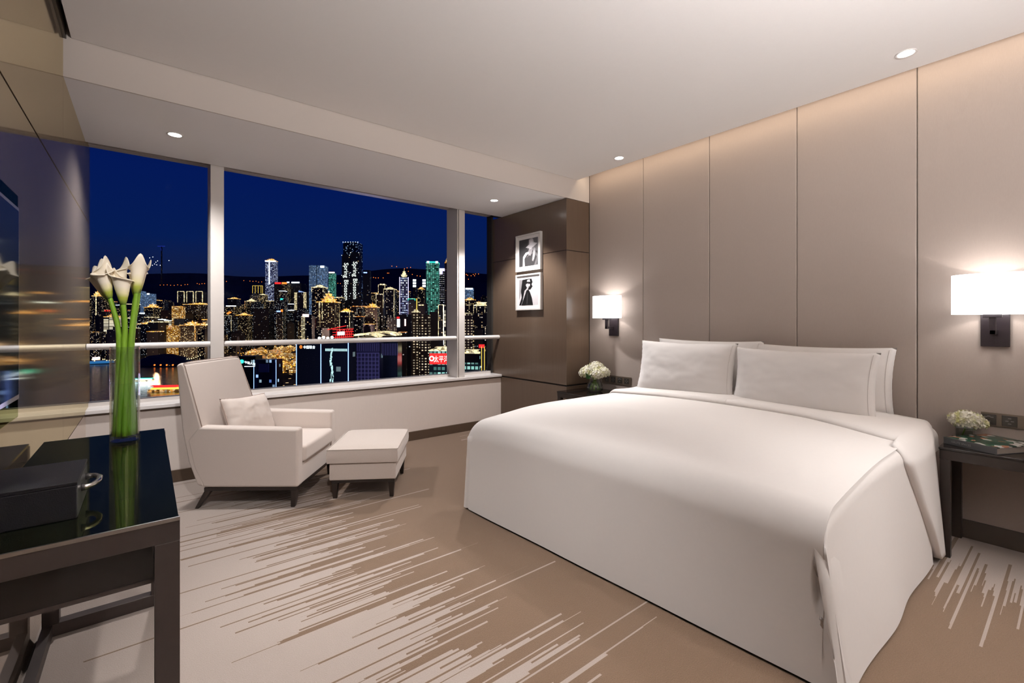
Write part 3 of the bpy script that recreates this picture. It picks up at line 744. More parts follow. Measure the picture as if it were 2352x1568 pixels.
# ------------------------------------------------------------------ framed photographs on the pillar
def grey(n, v): return plain(n, (v * 1.03, v * 0.97, v * 1.0), 0.35, var=0.05, scale=40)
G = {k: grey('print_tone_%s' % k, v) for k, v in (('black', 0.006), ('dark', 0.035), ('mid', 0.11), ('soft', 0.22), ('light', 0.42), ('pale', 0.52))}
def picture(y0, y1, z0, z1, lb, bgtone, shapes):
    t = thing('framed_photograph', lb, 'picture', (XP, (y0 + y1) / 2, z0), 'photographs on the pillar')
    b = bm_(); f = 0.017; xo = XP - 0.034
    for a in ((y0, y1, z0, z0 + f), (y0, y1, z1 - f, z1), (y0, y0 + f, z0 + f, z1 - f), (y1 - f, y1, z0 + f, z1 - f)): box(b, xo, XP - 0.0005, *a)
    obj('frame', b, M['whiteframe'], t, bevel=0.0012, bseg=2)
    b = bm_(); box(b, XP - 0.020, XP - 0.001, y0 + f, y1 - f, z0 + f, z1 - f); obj('mat_board', b, M['mat'], t)
    m_ = 0.036; py0, py1, pz0, pz1 = y0 + f + m_ * 0.9, y1 - f - m_ * 0.9, z0 + f + m_, z1 - f - m_
    b = bm_(); keys = list(G); X0 = XP - 0.0205
    def poly(pts, lay, tone):
        vs = [b.verts.new((X0 - 0.00025 * lay, py1 - (py1 - py0) * u, pz0 + (pz1 - pz0) * v)) for u, v in pts]
        b.faces.new(vs).material_index = keys.index(tone)
    poly([(0, 0), (1, 0), (1, 1), (0, 1)], 0, bgtone)
    for i, (tone, pts) in enumerate(shapes): poly(pts, i + 1, tone)
    obj('print', b, [G[k] for k in keys], t)
# u runs from the window side (left in the photograph) to the room side
picture(3.552, 3.962, 1.760, 2.160, 'upper framed photograph of a woman in a floppy hat on the pillar', 'dark', [
    ('mid', [(0.45, 0.62), (1, 0.5), (1, 1), (0.52, 1)]),
    ('mid', [(0.36, 0.0), (0.93, 0.0), (1.0, 0.35), (0.86, 0.52), (0.62, 0.48), (0.42, 0.34)]),
    ('dark', [(0.30, 0.0), (0.80, 0.0), (0.95, 0.30), (0.80, 0.44), (0.58, 0.40), (0.36, 0.28)]),
    ('soft', [(0.50, 0.40), (0.62, 0.36), (0.74, 0.58), (0.72, 0.68), (0.58, 0.66), (0.50, 0.55)]),
    ('light', [(0.55, 0.60), (0.66, 0.60), (0.74, 0.68), (0.66, 0.72), (0.55, 0.70)]),
    ('soft', [(0.70, 0.18), (0.76, 0.14), (0.86, 0.34), (0.88, 0.60), (0.78, 0.66), (0.74, 0.42)]),
    ('light', [(0.78, 0.24), (0.80, 0.20), (0.84, 0.46), (0.80, 0.58)]),
    ('light', [(0.20, 0.0), (0.32, 0.0), (0.30, 0.28), (0.44, 0.42), (0.56, 0.46), (0.50, 0.52), (0.36, 0.50), (0.22, 0.36)]),
    ('light', [(0.54, 0.94), (0.56, 0.78), (0.36, 0.69), (0.52, 0.65), (0.66, 0.635), (0.80, 0.68), (0.98, 0.78), (0.80, 0.83), (0.76, 0.97), (0.66, 1.0)]),
    ('pale', [(0.58, 0.93), (0.60, 0.78), (0.74, 0.80), (0.72, 0.95)])])
picture(3.548, 3.962, 1.335, 1.726, 'lower framed photograph of a woman in dark glasses on the pillar', 'pale', [
    ('soft', [(0, 0.2), (0.12, 0.5), (0.18, 0.97), (0, 1)]),
    ('black', [(0.0, 0.0), (0.14, 0.30), (0.10, 0.55), (0.18, 0.98), (0.42, 1.0), (0.66, 1.0), (0.72, 0.86), (0.66, 0.78), (0.72, 0.70), (0.64, 0.62), (0.60, 0.58), (0.40, 0.60), (0.26, 0.45), (0.20, 0.18), (0.10, 0.0)]),
    ('light', [(0.36, 0.76), (0.44, 0.96), (0.56, 0.98), (0.60, 0.88), (0.58, 0.72), (0.50, 0.66), (0.42, 0.68)]),
    ('black', [(0.38, 0.90), (0.60, 0.88), (0.60, 0.81), (0.50, 0.80), (0.47, 0.85), (0.44, 0.80), (0.38, 0.83)]),
    ('dark', [(0.49, 0.715), (0.56, 0.715), (0.55, 0.695), (0.50, 0.695)]),
    ('light', [(0.20, 0.22), (0.30, 0.56), (0.40, 0.62), (0.44, 0.68), (0.50, 0.64), (0.44, 0.54), (0.34, 0.42), (0.24, 0.16)]),
    ('black', [(0.12, 0.0), (0.74, 0.0), (0.68, 0.28), (0.58, 0.50), (0.50, 0.60), (0.40, 0.56), (0.28, 0.30)]),
    ('dark', [(0.40, 0.05), (0.46, 0.05), (0.48, 0.45), (0.44, 0.45)])])

# ------------------------------------------------------------------ armchair and ottoman
CF = Vector((0.80, -0.60, 0)); CS = Vector((0.60, 0.80, 0)); C0 = Vector((0.733, 3.209, 0))
def cp(f, s, z): return C0 + CF * f + CS * s + Vector((0, 0, z))
chair = thing('armchair', 'oatmeal upholstered high-back armchair with splayed dark legs beside the window', 'armchair', cp(-0.28, 0.34, 0))
AW = 0.082
armpoly = [(-0.566, 0.133), (0.040, 0.128), (0.040, 0.508), (-0.60, 0.527), (-0.668, 0.44), (-0.628, 0.26)]
for s0 in (0.0, 0.60):
    b = bm_(); prism(b, [cp(f, s0, z) for f, z in armpoly], CS * AW); obj('armrest', b, M['chairfab'], chair, bevel=0.018, bseg=4)
# back: a tapering slab
b = bm_()
bk = [(-0.560, 0.136), (-0.555, 0.400), (-0.578, 0.530), (-0.690, 0.915), (-0.712, 0.940), (-0.745, 0.925), (-0.722, 0.70), (-0.700, 0.50), (-0.660, 0.30), (-0.606, 0.150)]
def sw(z): k = smooth((z - 0.5) / 0.45); return 0.001 + 0.012 * k, 0.681 - 0.038 * k
A = [b.verts.new(cp(f, sw(z)[0], z)) for f, z in bk]; B_ = [b.verts.new(cp(f, sw(z)[1], z)) for f, z in bk]
n = len(bk); b.faces.new(A); b.faces.new(B_[::-1])
for i in range(n): b.faces.new((A[i], B_[i], B_[(i + 1) % n], A[(i + 1) % n]))
obj('backrest', b, M['chairfab'], chair, bevel=0.014, bseg=4)
b = bm_(); ed = [(-0.574, 0.527), (-0.632, 0.73), (-0.688, 0.915), (-0.700, 0.934)]
tube(b, [cp(f - 0.002, sw(z)[0] + 0.006, z) for f, z in ed] + [cp(-0.704, 0.10, 0.9405), cp(-0.704, 0.55, 0.9405)] + [cp(f - 0.002, sw(z)[1] - 0.006, z) for f, z in ed[::-1]], 0.0028, 6); obj('piping', b, M['piping'], chair, smooth=True)
b = bm_(); prism(b, [cp(-0.58, AW + 0.001, 0.133), cp(0.030, AW + 0.001, 0.128), cp(0.030, AW + 0.001, 0.262), cp(-0.58, AW + 0.001, 0.262)], CS * (0.60 - AW - 0.002)); obj('seat_base', b, M['chairfab'], chair, bevel=0.008)
b = bm_(); prism(b, [cp(-0.548, AW + 0.004, 0.266), cp(0.052, AW + 0.004, 0.266), cp(0.056, AW + 0.004, 0.380), cp(-0.548, AW + 0.004, 0.392)], CS * (0.60 - AW - 0.008))
obj('seat_cushion', b, M['chairfab'], chair, bevel=0.024, bseg=5)
b = bm_(); prism(b, [cp(-0.565, 0.010, 0.108), cp(0.030, 0.010, 0.108), cp(0.030, 0.010, 0.131), cp(-0.565, 0.010, 0.131)], CS * 0.662); obj('base_frame', b, M['darkwood'], chair, bevel=0.002)
def legm(f0, s0, f1, s1, top, w0, w1, par, P):
    b = bm_(); vs = []
    for f, s, z, w_ in ((f1, s1, 0.0, w1), (f0, s0, top, w0)):
        vs.append([b.verts.new(P(f + a * w_, s + c_ * w_, z)) for a, c_ in ((-.5, -.5), (.5, -.5), (.5, .5), (-.5, .5))])
    b.faces.new(vs[0]); b.faces.new(vs[1][::-1])
    for i in range(4): b.faces.new((vs[0][i], vs[1][i], vs[1][(i + 1) % 4], vs[0][(i + 1) % 4]))
    obj('leg', b, M['darkwood'], par, bevel=0.003)
legm(0.008, 0.035, 0.003, 0.018, 0.108, 0.042, 0.026, chair, cp); legm(0.008, 0.648, 0.003, 0.660, 0.108, 0.042, 0.026, chair, cp)
legm(-0.545, 0.035, -0.605, 0.010, 0.108, 0.042, 0.024, chair, cp); legm(-0.545, 0.648, -0.605, 0.668, 0.108, 0.042, 0.024, chair, cp)
# lumbar cushion leaning in the chair
nn = (CF * 0.93 - CS * 0.16 + Vector((0, 0, 0.36))).normalized(); uu = Vector((0, 0, 1)).cross(nn).normalized(); vv = nn.cross(uu)
uu = (uu * math.cos(-0.06) + vv * math.sin(-0.06)); vv = nn.cross(uu)
if uu.dot(CS) < 0: uu = -uu
pillow('cushion', cp(-0.450, 0.33, 0.535), 0.43, 0.29, 0.13, 0, 0, 'oatmeal lumbar cushion resting on the armchair seat', M['chairfab'], cat='cushion', flange=0.0, pin=0.14, seed=9, axes=(uu, vv, nn), pipe=M['piping'])

OF = Vector((0.838, -0.546, 0)); OS = Vector((0.546, 0.838, 0)); O0 = Vector((0.992, 3.192, 0))
def op(f, s, z): return O0 + OF * f + OS * s + Vector((0, 0, z))
ott = thing('ottoman', 'oatmeal upholstered footstool with cushion top and dark legs in front of the armchair', 'footstool', op(0.2, 0.26, 0))
b = bm_(); prism(b, [op(-0.022, -0.022, 0.128), op(0.420, -0.022, 0.128), op(0.420, -0.022, 0.243), op(-0.022, -0.022, 0.243)], OS * 0.545); obj('seat_base', b, M['ottfab'], ott, bevel=0.008)
b = bm_()
n = 16
for s_ in (1,):
    g = [[b.verts.new(op(-0.034 + 0.466 * i / n, -0.034 + 0.569 * j / n, 0.345 + 0.020 * (math.sin(math.pi * i / n) * math.sin(math.pi * j / n)) ** 0.5 - (0.006 if i in (0, n) or j in (0, n) else 0))) for j in range(n + 1)] for i in range(n + 1)]
    for i in range(n):
        for j in range(n): b.faces.new((g[i][j], g[i + 1][j], g[i + 1][j + 1], g[i][j + 1]))
    rim = [g[i][0] for i in range(n)] + [g[n][j] for j in range(n)] + [g[i][n] for i in range(n, 0, -1)] + [g[0][j] for j in range(n, 0, -1)]
    prev = rim
    for dz, pu in ((0.312, 0.004), (0.280, 0.005), (0.252, 0.002), (0.247, -0.004)):
        ring = []
        for v in rim:
            l = v.co - O0; f = l.dot(OF); s2 = l.dot(OS); cf, cs = 0.199, 0.2505
            ring.append(b.verts.new(op(cf + (f - cf) * (1 + pu / 0.233), cs + (s2 - cs) * (1 + pu / 0.285), dz)))
        for i in range(len(rim)): b.faces.new((prev[i], prev[(i + 1) % len(rim)], ring[(i + 1) % len(rim)], ring[i]))
        prev = ring
    b.faces.new(prev)
obj('seat_cushion', b, M['ottfab'], ott, bevel=0.006, bseg=3)
b = bm_()
for zz, e_ in ((0.340, 0.036), (0.250, 0.034)):
    cs_ = [op(-e_, -e_, zz), op(0.398 + e_, -e_, zz), op(0.398 + e_, 0.501 + e_, zz), op(-e_, 0.501 + e_, zz), op(-e_, -e_, zz)]
    tube(b, cs_, 0.0026, 6)
obj('piping', b, M['ottfab'], ott, smooth=True)
b = bm_(); prism(b, [op(-0.012, -0.012, 0.108), op(0.410, -0.012, 0.108), op(0.410, -0.012, 0.127), op(-0.012, -0.012, 0.127)], OS * 0.525); obj('base_frame', b, M['darkwood'], ott, bevel=0.002)
for f, s in ((0.010, 0.010), (0.388, 0.010), (0.010, 0.491), (0.388, 0.491)): legm(f, s, f, s, 0.108, 0.042, 0.026, ott, op)

# ------------------------------------------------------------------ console desk
DX0, DX1, DY0, DY1, DZ = -0.312, 0.061, 1.342, 2.500, 0.740
desk = thing('console_desk', 'black glass topped console desk with bronze frame against the mirrored wall', 'desk', ((DX0 + DX1) / 2, (DY0 + DY1) / 2, 0))
b = bm_(); box(b, DX0 + 0.002, DX1 - 0.003, DY0 + 0.004, DY1 - 0.003, DZ - 0.008, DZ); obj('desk_top', b, M['blackgloss'], desk)
fw_ = 0.048
def endframe(y0, y1, name):
    b = bm_()
    box(b, DX0, DX1, y0, y1, DZ - 0.009 - fw_, DZ - 0.009); box(b, DX0, DX0 + fw_, y0, y1, 0.048, DZ - 0.009 - fw_)
    box(b, DX1 - fw_, DX1, y0, y1, 0.048, DZ - 0.009 - fw_); box(b, DX0, DX1, y0, y1, 0, 0.048)
    obj(name, b, M['bronze'], desk, bevel=0.0015, bseg=2)
b = bm_(); yy = DY0 + 0.04
box(b, DX0, DX1, DY0, yy, DZ - 0.009 - fw_, DZ - 0.009); box(b, DX0, DX0 + fw_, DY0, yy, 0.0, DZ - 0.009 - fw_); box(b, DX1 - fw_, DX1, DY0, yy, 0.0, DZ - 0.009 - fw_)
obj('end_frame', b, M['bronze'], desk, bevel=0.0015, bseg=2)
b = bm_(); box(b, DX0, DX1, DY0 - 0.0025, DY0 + 0.003, DZ - 0.009, DZ - 0.0005); obj('edge_strip', b, M['silver'], desk)
endframe(DY1 - 0.045, DY1, 'end_frame')
b = bm_(); box(b, DX0, DX0 + 0.03, yy, DY1 - 0.045, 0.0, 0.045); obj('floor_rail', b, M['bronze'], desk, bevel=0.0015, bseg=2)
b = bm_(); box(b, DX0 + 0.003, DX1 - 0.010, DY0 + 0.045, DY1 - 0.046, DZ - 0.150, DZ - 0.0585); obj('drawer_box', b, M['blackwood'], desk)
b = bm_(); box(b, DX0 + 0.001, DX1 - 0.006, DY0 + 0.043, DY0 + 0.055, DZ - 0.160, DZ - 0.150); box(b, DX0 + 0.001, DX1 - 0.006, DY0 + 0.055, DY1 - 0.046, DZ - 0.160, DZ - 0.1505); obj('drawer_trim', b, M['bronze'], desk)

# black box with a handle, on the desk
bx = thing('storage_box', 'black leather box with a silver side handle on the console desk', 'box', (-0.22, 1.58, DZ))
b = bm_(); box(b, -0.305, -0.130, 1.475, 1.705, DZ + 0.0005, DZ + 0.078); obj('box_body', b, M['boxleather'], bx, bevel=0.002)
b = bm_(); box(b, -0.306, -0.128, 1.474, 1.706, DZ + 0.0785, DZ + 0.087); obj('lid', b, M['boxleather'], bx, bevel=0.0015)
b = bm_(); box(b, -0.1299, -0.1280, 1.478, 1.700, DZ + 0.002, DZ + 0.076); obj('side_plate', b, M['plasticgrey'], bx)
b = bm_(); hz = DZ + 0.050
tube(b, [(-0.128, 1.555, hz), (-0.116, 1.556, hz), (-0.108, 1.562, hz + 0.001), (-0.098, 1.59, hz + 0.002), (-0.098, 1.625, hz + 0.002), (-0.108, 1.652, hz + 0.001), (-0.116, 1.658, hz), (-0.128, 1.659, hz)], [0.009, 0.0068, 0.0060, 0.0064, 0.0064, 0.0060, 0.0068, 0.009], 12)
obj('handle', b, M['silver'], bx, smooth=True)

# ------------------------------------------------------------------ television
TX = -0.28
tv = thing('television', 'flat black television hung on the mirrored wall above the console desk', 'television', (XL, 1.25, 1.24))
b = bm_(); box(b, XL + 0.001, TX, 0.62, 1.848, 0.938, 1.552); obj('casing', b, M['blackgloss'], tv, bevel=0.003)
b = bm_(); box(b, TX, TX + 0.003, 0.66, 1.838, 0.990, 1.515)
obj('bezel', b, M['silver'], tv)
b = bm_(); box(b, TX + 0.003, TX + 0.0045, 0.68, 1.826, 1.003, 1.505); obj('screen', b, M['screen'], tv)

# ------------------------------------------------------------------ calla lilies in a tall glass cylinder
KX, KY, KZ = -0.068, 2.345, DZ
cv = thing('glass_vase', 'tall clear glass cylinder vase with water on the console desk', 'vase', (KX, KY, KZ))
b = bm_(); lathe(b, [(0.001, KZ + 0.0005), (0.044, KZ + 0.0005), (0.046, KZ + 0.004), (0.046, KZ + 0.366), (0.0425, KZ + 0.366), (0.0425, KZ + 0.014), (0.001, KZ + 0.014)], KX, KY, 56); obj('vase_glass', b, M['glass'], cv, smooth=False, bevel=0.001)
b = bm_(); lathe(b, [(0.001, KZ + 0.0155), (0.0418, KZ + 0.0155), (0.0418, KZ + 0.222), (0.001, KZ + 0.222)], KX, KY, 56); obj('water', b, M['water'], cv)
CR = Vector((math.cos(YAW), -math.sin(YAW), 0)); CD = Vector((math.sin(YAW), math.cos(YAW), 0))
def kp(r, d, z): return Vector((KX, KY, z)) + CR * r + CD * d
def calla(head, tip, ln, rad, ang, foot, i, lb):
    t = thing('calla_lily', lb, 'flower', kp(foot[0], foot[1], KZ + 0.016), 'calla lilies in the tall vase')
    h0 = kp(*head); ax = (kp(*tip) - h0).normalized()
    p0 = kp(foot[0], foot[1], KZ + 0.020); mid = kp(foot[0] * 0.30 + head[0] * 0.22, foot[1] * 0.4 + head[1] * 0.2, KZ + 0.27); mid2 = kp(head[0] * 0.50 + 0.004, head[1] * 0.55, KZ + 0.43)
    pts = []
    ctrl = [p0, mid, mid2, h0 - ax * 0.02, h0 + ax * 0.012]
    for k in range(25):
        s = k / 24 * (len(ctrl) - 1); j = min(int(s), len(ctrl) - 2); f = s - j
        a_, b_, c_, d_ = ctrl[max(j - 1, 0)], ctrl[j], ctrl[j + 1], ctrl[min(j + 2, len(ctrl) - 1)]
        pts.append(0.5 * ((2 * b_) + (c_ - a_) * f + (2 * a_ - 5 * b_ + 4 * c_ - d_) * f * f + (3 * b_ - a_ - 3 * c_ + d_) * f ** 3))
    b = bm_(); tube(b, pts, [0.0112 - 0.0040 * (k / 24) ** 0.8 for k in range(25)], 12); obj('stem', b, M['stemgreen'], t, smooth=True)
    b = bm_(); u = ax.cross(Vector((0.3, 0.2, 0.9))).normalized(); v = ax.cross(u)
    nu, nv = 40, 18; lay = b.verts.layers.float.new('along'); g = []
    for a in range(nu + 1):
        th = (a / nu) * 2 * math.pi * 1.12; row = []
        tipf = math.exp(-((th - math.pi * 1.12) / 0.55) ** 2)
        for c in range(nv + 1):
            s = c / nv
            r = rad * (0.17 + 0.63 * s ** 0.8 + 0.20 * smooth((s - 0.75) / 0.25)) * (1 + 0.10 * (th / 7 - 0.5))
            hgt = ln * (s * (0.80 + 0.18 * math.cos((th - math.pi * 1.12) / 1.12 * 1.0) * 0.5) + 0.22 * tipf * s ** 4)
            if s > 0.9: hgt -= ln * 0.10 * (s - 0.9) * 10 * (1 - tipf)
            p = h0 + ax * hgt + (u * math.cos(th + ang) + v * math.sin(th + ang)) * r
            vv_ = b.verts.new(p); vv_[lay] = s; row.append(vv_)
        g.append(row)
    for a in range(nu):
        for c in range(nv): b.faces.new((g[a][c], g[a + 1][c], g[a + 1][c + 1], g[a][c + 1]))
    obj('spathe', b, M['calla'], t, smooth=True, solid=0.0012)
    b = bm_(); tube(b, [h0 + ax * ln * 0.15, h0 + ax * ln * 0.62], [0.004, 0.002], 8); obj('spadix', b, M['lettergold'], t)
calla((-0.062, 0.00, 1.285), (-0.120, 0.0, 1.40), 0.150, 0.036, 2.6, (0.016, 0.014), 0, 'white calla lily leaning furthest left out of the tall vase')
calla((-0.046, -0.014, 1.290), (-0.085, -0.02, 1.42), 0.150, 0.036, 0.4, (-0.018, 0.018), 1, 'white calla lily second from the left in the tall vase, its bloom facing the room')
calla((-0.026, 0.020, 1.305), (-0.045, 0.02, 1.43), 0.145, 0.036, 1.6, (0.026, -0.008), 2, 'white calla lily at the back of the bunch with a thin upright tip')
calla((-0.010, -0.002, 1.290), (-0.016, 0.0, 1.40), 0.110, 0.026, 4.6, (-0.030, -0.002), 3, 'small half-closed calla lily in the middle of the bunch')
calla((0.012, -0.022, 1.268), (0.006, -0.03, 1.40), 0.145, 0.039, 3.5, (0.000, -0.029), 4, 'white calla lily at the front right with the lowest green throat')
calla((0.034, 0.012, 1.310), (0.042, 0.015, 1.44), 0.145, 0.033, 5.3, (0.028, 0.006), 5, 'white calla lily furthest right and tallest in the bunch')
calla((0.022, 0.036, 1.315), (0.026, 0.045, 1.44), 0.130, 0.032, 0.9, (0.022, 0.020), 6, 'white calla lily behind the tallest one, mostly hidden')
calla((-0.026, -0.036, 1.290), (-0.048, -0.05, 1.41), 0.145, 0.036, 2.2, (-0.018, -0.024), 7, 'white calla lily at the front middle of the bunch')
calla((0.004, 0.044, 1.305), (0.002, 0.06, 1.42), 0.130, 0.034, 2.0, (0.020, -0.026), 8, 'white calla lily at the very back of the bunch, almost hidden')

# ------------------------------------------------------------------ the city at night, seen from the tower
GZ = -115.0
FW = Vector((math.sin(YAW), math.cos(YAW), 0)); RT = Vector((math.cos(YAW), -math.sin(YAW), 0))
def winmat(name, base, c1, c2, dens, cw, ch, fill, strength, facade=0.0, facol=(0.1, 0.1, 0.12), cols=0.0, rowsd=0.0, rough=0.5):
    """facade with lit windows; cw, ch = bay width and storey height in metres"""
    m, nt, b = newmat(name); m.cycles.emission_sampling = 'NONE'
    tc = N(nt, 'ShaderNodeTexCoord'); s = N(nt, 'ShaderNodeSeparateXYZ'); L(nt, tc.outputs['Object'], s.inputs[0])
    ge = N(nt, 'ShaderNodeNewGeometry'); vt = N(nt, 'ShaderNodeVectorTransform', vector_type='NORMAL', convert_from='WORLD', convert_to='OBJECT'); L(nt, ge.outputs['True Normal'], vt.inputs[0])
    sn = N(nt, 'ShaderNodeSeparateXYZ'); L(nt, vt.outputs[0], sn.inputs[0])
    nx = math_(nt, 'ABSOLUTE', sn.outputs['X']); side = math_(nt, 'GREATER_THAN', nx, 0.5)
    wall = math_(nt, 'LESS_THAN', math_(nt, 'ABSOLUTE', sn.outputs['Z']), 0.5)
    u = math_(nt, 'ADD', math_(nt, 'MULTIPLY', s.outputs['X'], math_(nt, 'SUBTRACT', 1.0, side)), math_(nt, 'MULTIPLY', s.outputs['Y'], side))
    us = math_(nt, 'DIVIDE', u, cw); vs = math_(nt, 'DIVIDE', s.outputs['Z'], ch)
    iu = math_(nt, 'FLOOR', us); iv = math_(nt, 'FLOOR', vs); fu = math_(nt, 'FRACT', us); fv = math_(nt, 'FRACT', vs)
    oi = N(nt, 'ShaderNodeObjectInfo')
    cb = N(nt, 'ShaderNodeCombineXYZ'); L(nt, iu, cb.inputs[0]); L(nt, iv, cb.inputs[1]); L(nt, math_(nt, 'ADD', math_(nt, 'MULTIPLY', oi.outputs['Random'], 97.0), side), cb.inputs[2])
    wn = N(nt, 'ShaderNodeTexWhiteNoise', noise_dimensions='3D'); L(nt, cb.outputs[0], wn.inputs['Vector'])
    sp = N(nt, 'ShaderNodeSeparateColor'); L(nt, wn.outputs['Color'], sp.inputs[0])
    cc = N(nt, 'ShaderNodeCombineXYZ'); L(nt, iu, cc.inputs[0]); L(nt, math_(nt, 'MULTIPLY', oi.outputs['Random'], 57.0), cc.inputs[2])
    wc = N(nt, 'ShaderNodeTexWhiteNoise', noise_dimensions='3D'); L(nt, cc.outputs[0], wc.inputs['Vector'])
    cr = N(nt, 'ShaderNodeCombineXYZ'); L(nt, iv, cr.inputs[1]); L(nt, math_(nt, 'MULTIPLY', oi.outputs['Random'], 31.0), cr.inputs[2])
    wr = N(nt, 'ShaderNodeTexWhiteNoise', noise_dimensions='3D'); L(nt, cr.outputs[0], wr.inputs['Vector'])
    thr = math_(nt, 'ADD', dens, math_(nt, 'ADD', math_(nt, 'MULTIPLY', math_(nt, 'GREATER_THAN', wc.outputs['Value'], 0.86), cols), math_(nt, 'MULTIPLY', math_(nt, 'GREATER_THAN', wr.outputs['Value'], 0.90), rowsd)))
    lit = math_(nt, 'LESS_THAN', wn.outputs['Value'], thr)
    ins = math_(nt, 'MULTIPLY', math_(nt, 'LESS_THAN', math_(nt, 'ABSOLUTE', math_(nt, 'SUBTRACT', fu, 0.5)), fill * 0.5), math_(nt, 'LESS_THAN', math_(nt, 'ABSOLUTE', math_(nt, 'SUBTRACT', fv, 0.5)), fill * 0.42))
    on = math_(nt, 'MULTIPLY', math_(nt, 'MULTIPLY', lit, ins), wall)
    bright = math_(nt, 'ADD', 0.25, math_(nt, 'POWER', sp.outputs[1], 2.5))
    col = mixc(nt, sp.outputs[2], c1, c2)
    L(nt, mixc(nt, on, facol, col), b.inputs['Emission Color'])
    L(nt, math_(nt, 'ADD', math_(nt, 'MULTIPLY', math_(nt, 'MULTIPLY', on, bright), strength), math_(nt, 'MULTIPLY', math_(nt, 'SUBTRACT', 1.0, on), facade)), b.inputs['Emission Strength'])
    b.inputs['Base Color'].default_value = (*base, 1); b.inputs['Roughness'].default_value = rough
    return m
WC, WY_, WB, WG = (1.0, 0.62, 0.22), (1.0, 0.83, 0.5), (0.55, 0.75, 1.0), (0.6, 0.85, 0.75)
B = {
 'dark': winmat('dark_tower_facade', (0.05, 0.045, 0.055), WC, (0.9, 0.85, 0.8), 0.14, 3.4, 3.2, 0.6, 0.9, cols=0.35),
 'warm': winmat('warm_window_facade', (0.06, 0.045, 0.04), WC, WY_, 0.24, 3.6, 3.3, 0.62, 1.1, cols=0.35),
 'cool': winmat('cool_window_facade', (0.03, 0.04, 0.07), WB, (1.0, 0.85, 0.6), 0.16, 3.6, 3.3, 0.6, 0.9, rowsd=0.3),
 'dim': winmat('dim_facade', (0.05, 0.045, 0.06), WC, WB, 0.035, 4.0, 3.6, 0.5, 0.9),
 'red': winmat('dim_reddish_facade', (0.09, 0.035, 0.035), (1, 0.4, 0.2), WY_, 0.04, 4.0, 3.6, 0.5, 1.0),
 'gold': winmat('golden_floodlit_facade', (0.3, 0.18, 0.06), (1.0, 0.50, 0.06), WY_, 0.6, 4.5, 3.8, 0.75, 1.5, facade=0.15, facol=(0.9, 0.34, 0.03)),  # floodlight on the walls put in as facade emission
 'rows': winmat('striped_light_facade', (0.05, 0.05, 0.05), WY_, (1, 0.9, 0.7), 0.9, 60.0, 5.2, 0.95, 1.0),
 'blue': winmat('blue_led_facade', (0.1, 0.15, 0.25), (0.25, 0.5, 0.95), (0.55, 0.75, 1.0), 0.85, 4.5, 4.5, 0.72, 0.55, facade=0.10, facol=(0.3, 0.5, 0.9)),
 'spark': winmat('blue_white_led_facade', (0.05, 0.06, 0.12), (0.45, 0.55, 1.0), (0.9, 0.95, 1.0), 0.6, 4.2, 5.5, 0.6, 1.5, facade=0.03, facol=(0.3, 0.3, 0.9)),
 'green': winmat('green_led_facade', (0.02, 0.1, 0.08), (0.12, 0.75, 0.55), (0.35, 0.95, 0.75), 0.88, 5.0, 4.0, 0.74, 0.75, facade=0.03, facol=(0.1, 0.6, 0.4)),
 'dots': winmat('dotted_light_facade', (0.05, 0.04, 0.06), (0.9, 0.85, 1.0), (1.0, 0.9, 0.7), 0.9, 5.5, 6.5, 0.32, 1.3),
 'check': winmat('chequered_facade', (0.12, 0.09, 0.06), (1.0, 0.75, 0.45), (1, 0.85, 0.6), 0.8, 5.0, 4.2, 0.5, 0.9),
 'grid': winmat('purple_grid_office', (0.045, 0.04, 0.10), (0.3, 0.3, 0.6), (0.4, 0.4, 0.8), 0.03, 5.6, 5.0, 0.7, 0.35),
 'office': winmat('dark_glass_office', (0.008, 0.012, 0.02), (0.35, 0.55, 0.65), (0.7, 0.9, 0.9), 0.05, 3.4, 4.0, 0.8, 0.5, rowsd=0.10, rough=0.2),
 'teal': winmat('teal_lit_office', (0.02, 0.05, 0.05), (0.15, 0.5, 0.42), (0.5, 0.9, 0.8), 0.55, 3.6, 4.6, 0.72, 0.8, facade=0.01, facol=(0.1, 0.3, 0.3)),
 'navy': winmat('navy_glass_tower', (0.006, 0.014, 0.05), (0.2, 0.35, 0.9), (0.6, 0.85, 1.0), 0.12, 2.4, 3.6, 0.7, 1.0, rowsd=0.25, rough=0.25),
}
for k_ in B: M['city_' + k_] = B[k_]
def glow(name, col, st):
    """lit roofs and strips: floodlight painted as emission, bright and dark cells"""
    m, nt, b = newmat(name); m.cycles.emission_sampling = 'NONE'; b.inputs['Base Color'].default_value = (0.1, 0.07, 0.04, 1)
    t = N(nt, 'ShaderNodeTexCoord'); v = N(nt, 'ShaderNodeTexVoronoi'); v.inputs['Scale'].default_value = 0.28; L(nt, t.outputs['Object'], v.inputs['Vector'])
    sp = N(nt, 'ShaderNodeSeparateColor'); L(nt, v.outputs['Color'], sp.inputs[0])
    L(nt, mixc(nt, math_(nt, 'POWER', sp.outputs[1], 4.0), col, (1.0, 0.85, 0.55)), b.inputs['Emission Color'])
    L(nt, math_(nt, 'MULTIPLY', math_(nt, 'ADD', 0.12, math_(nt, 'POWER', sp.outputs[0], 1.6)), st), b.inputs['Emission Strength'])
    return m
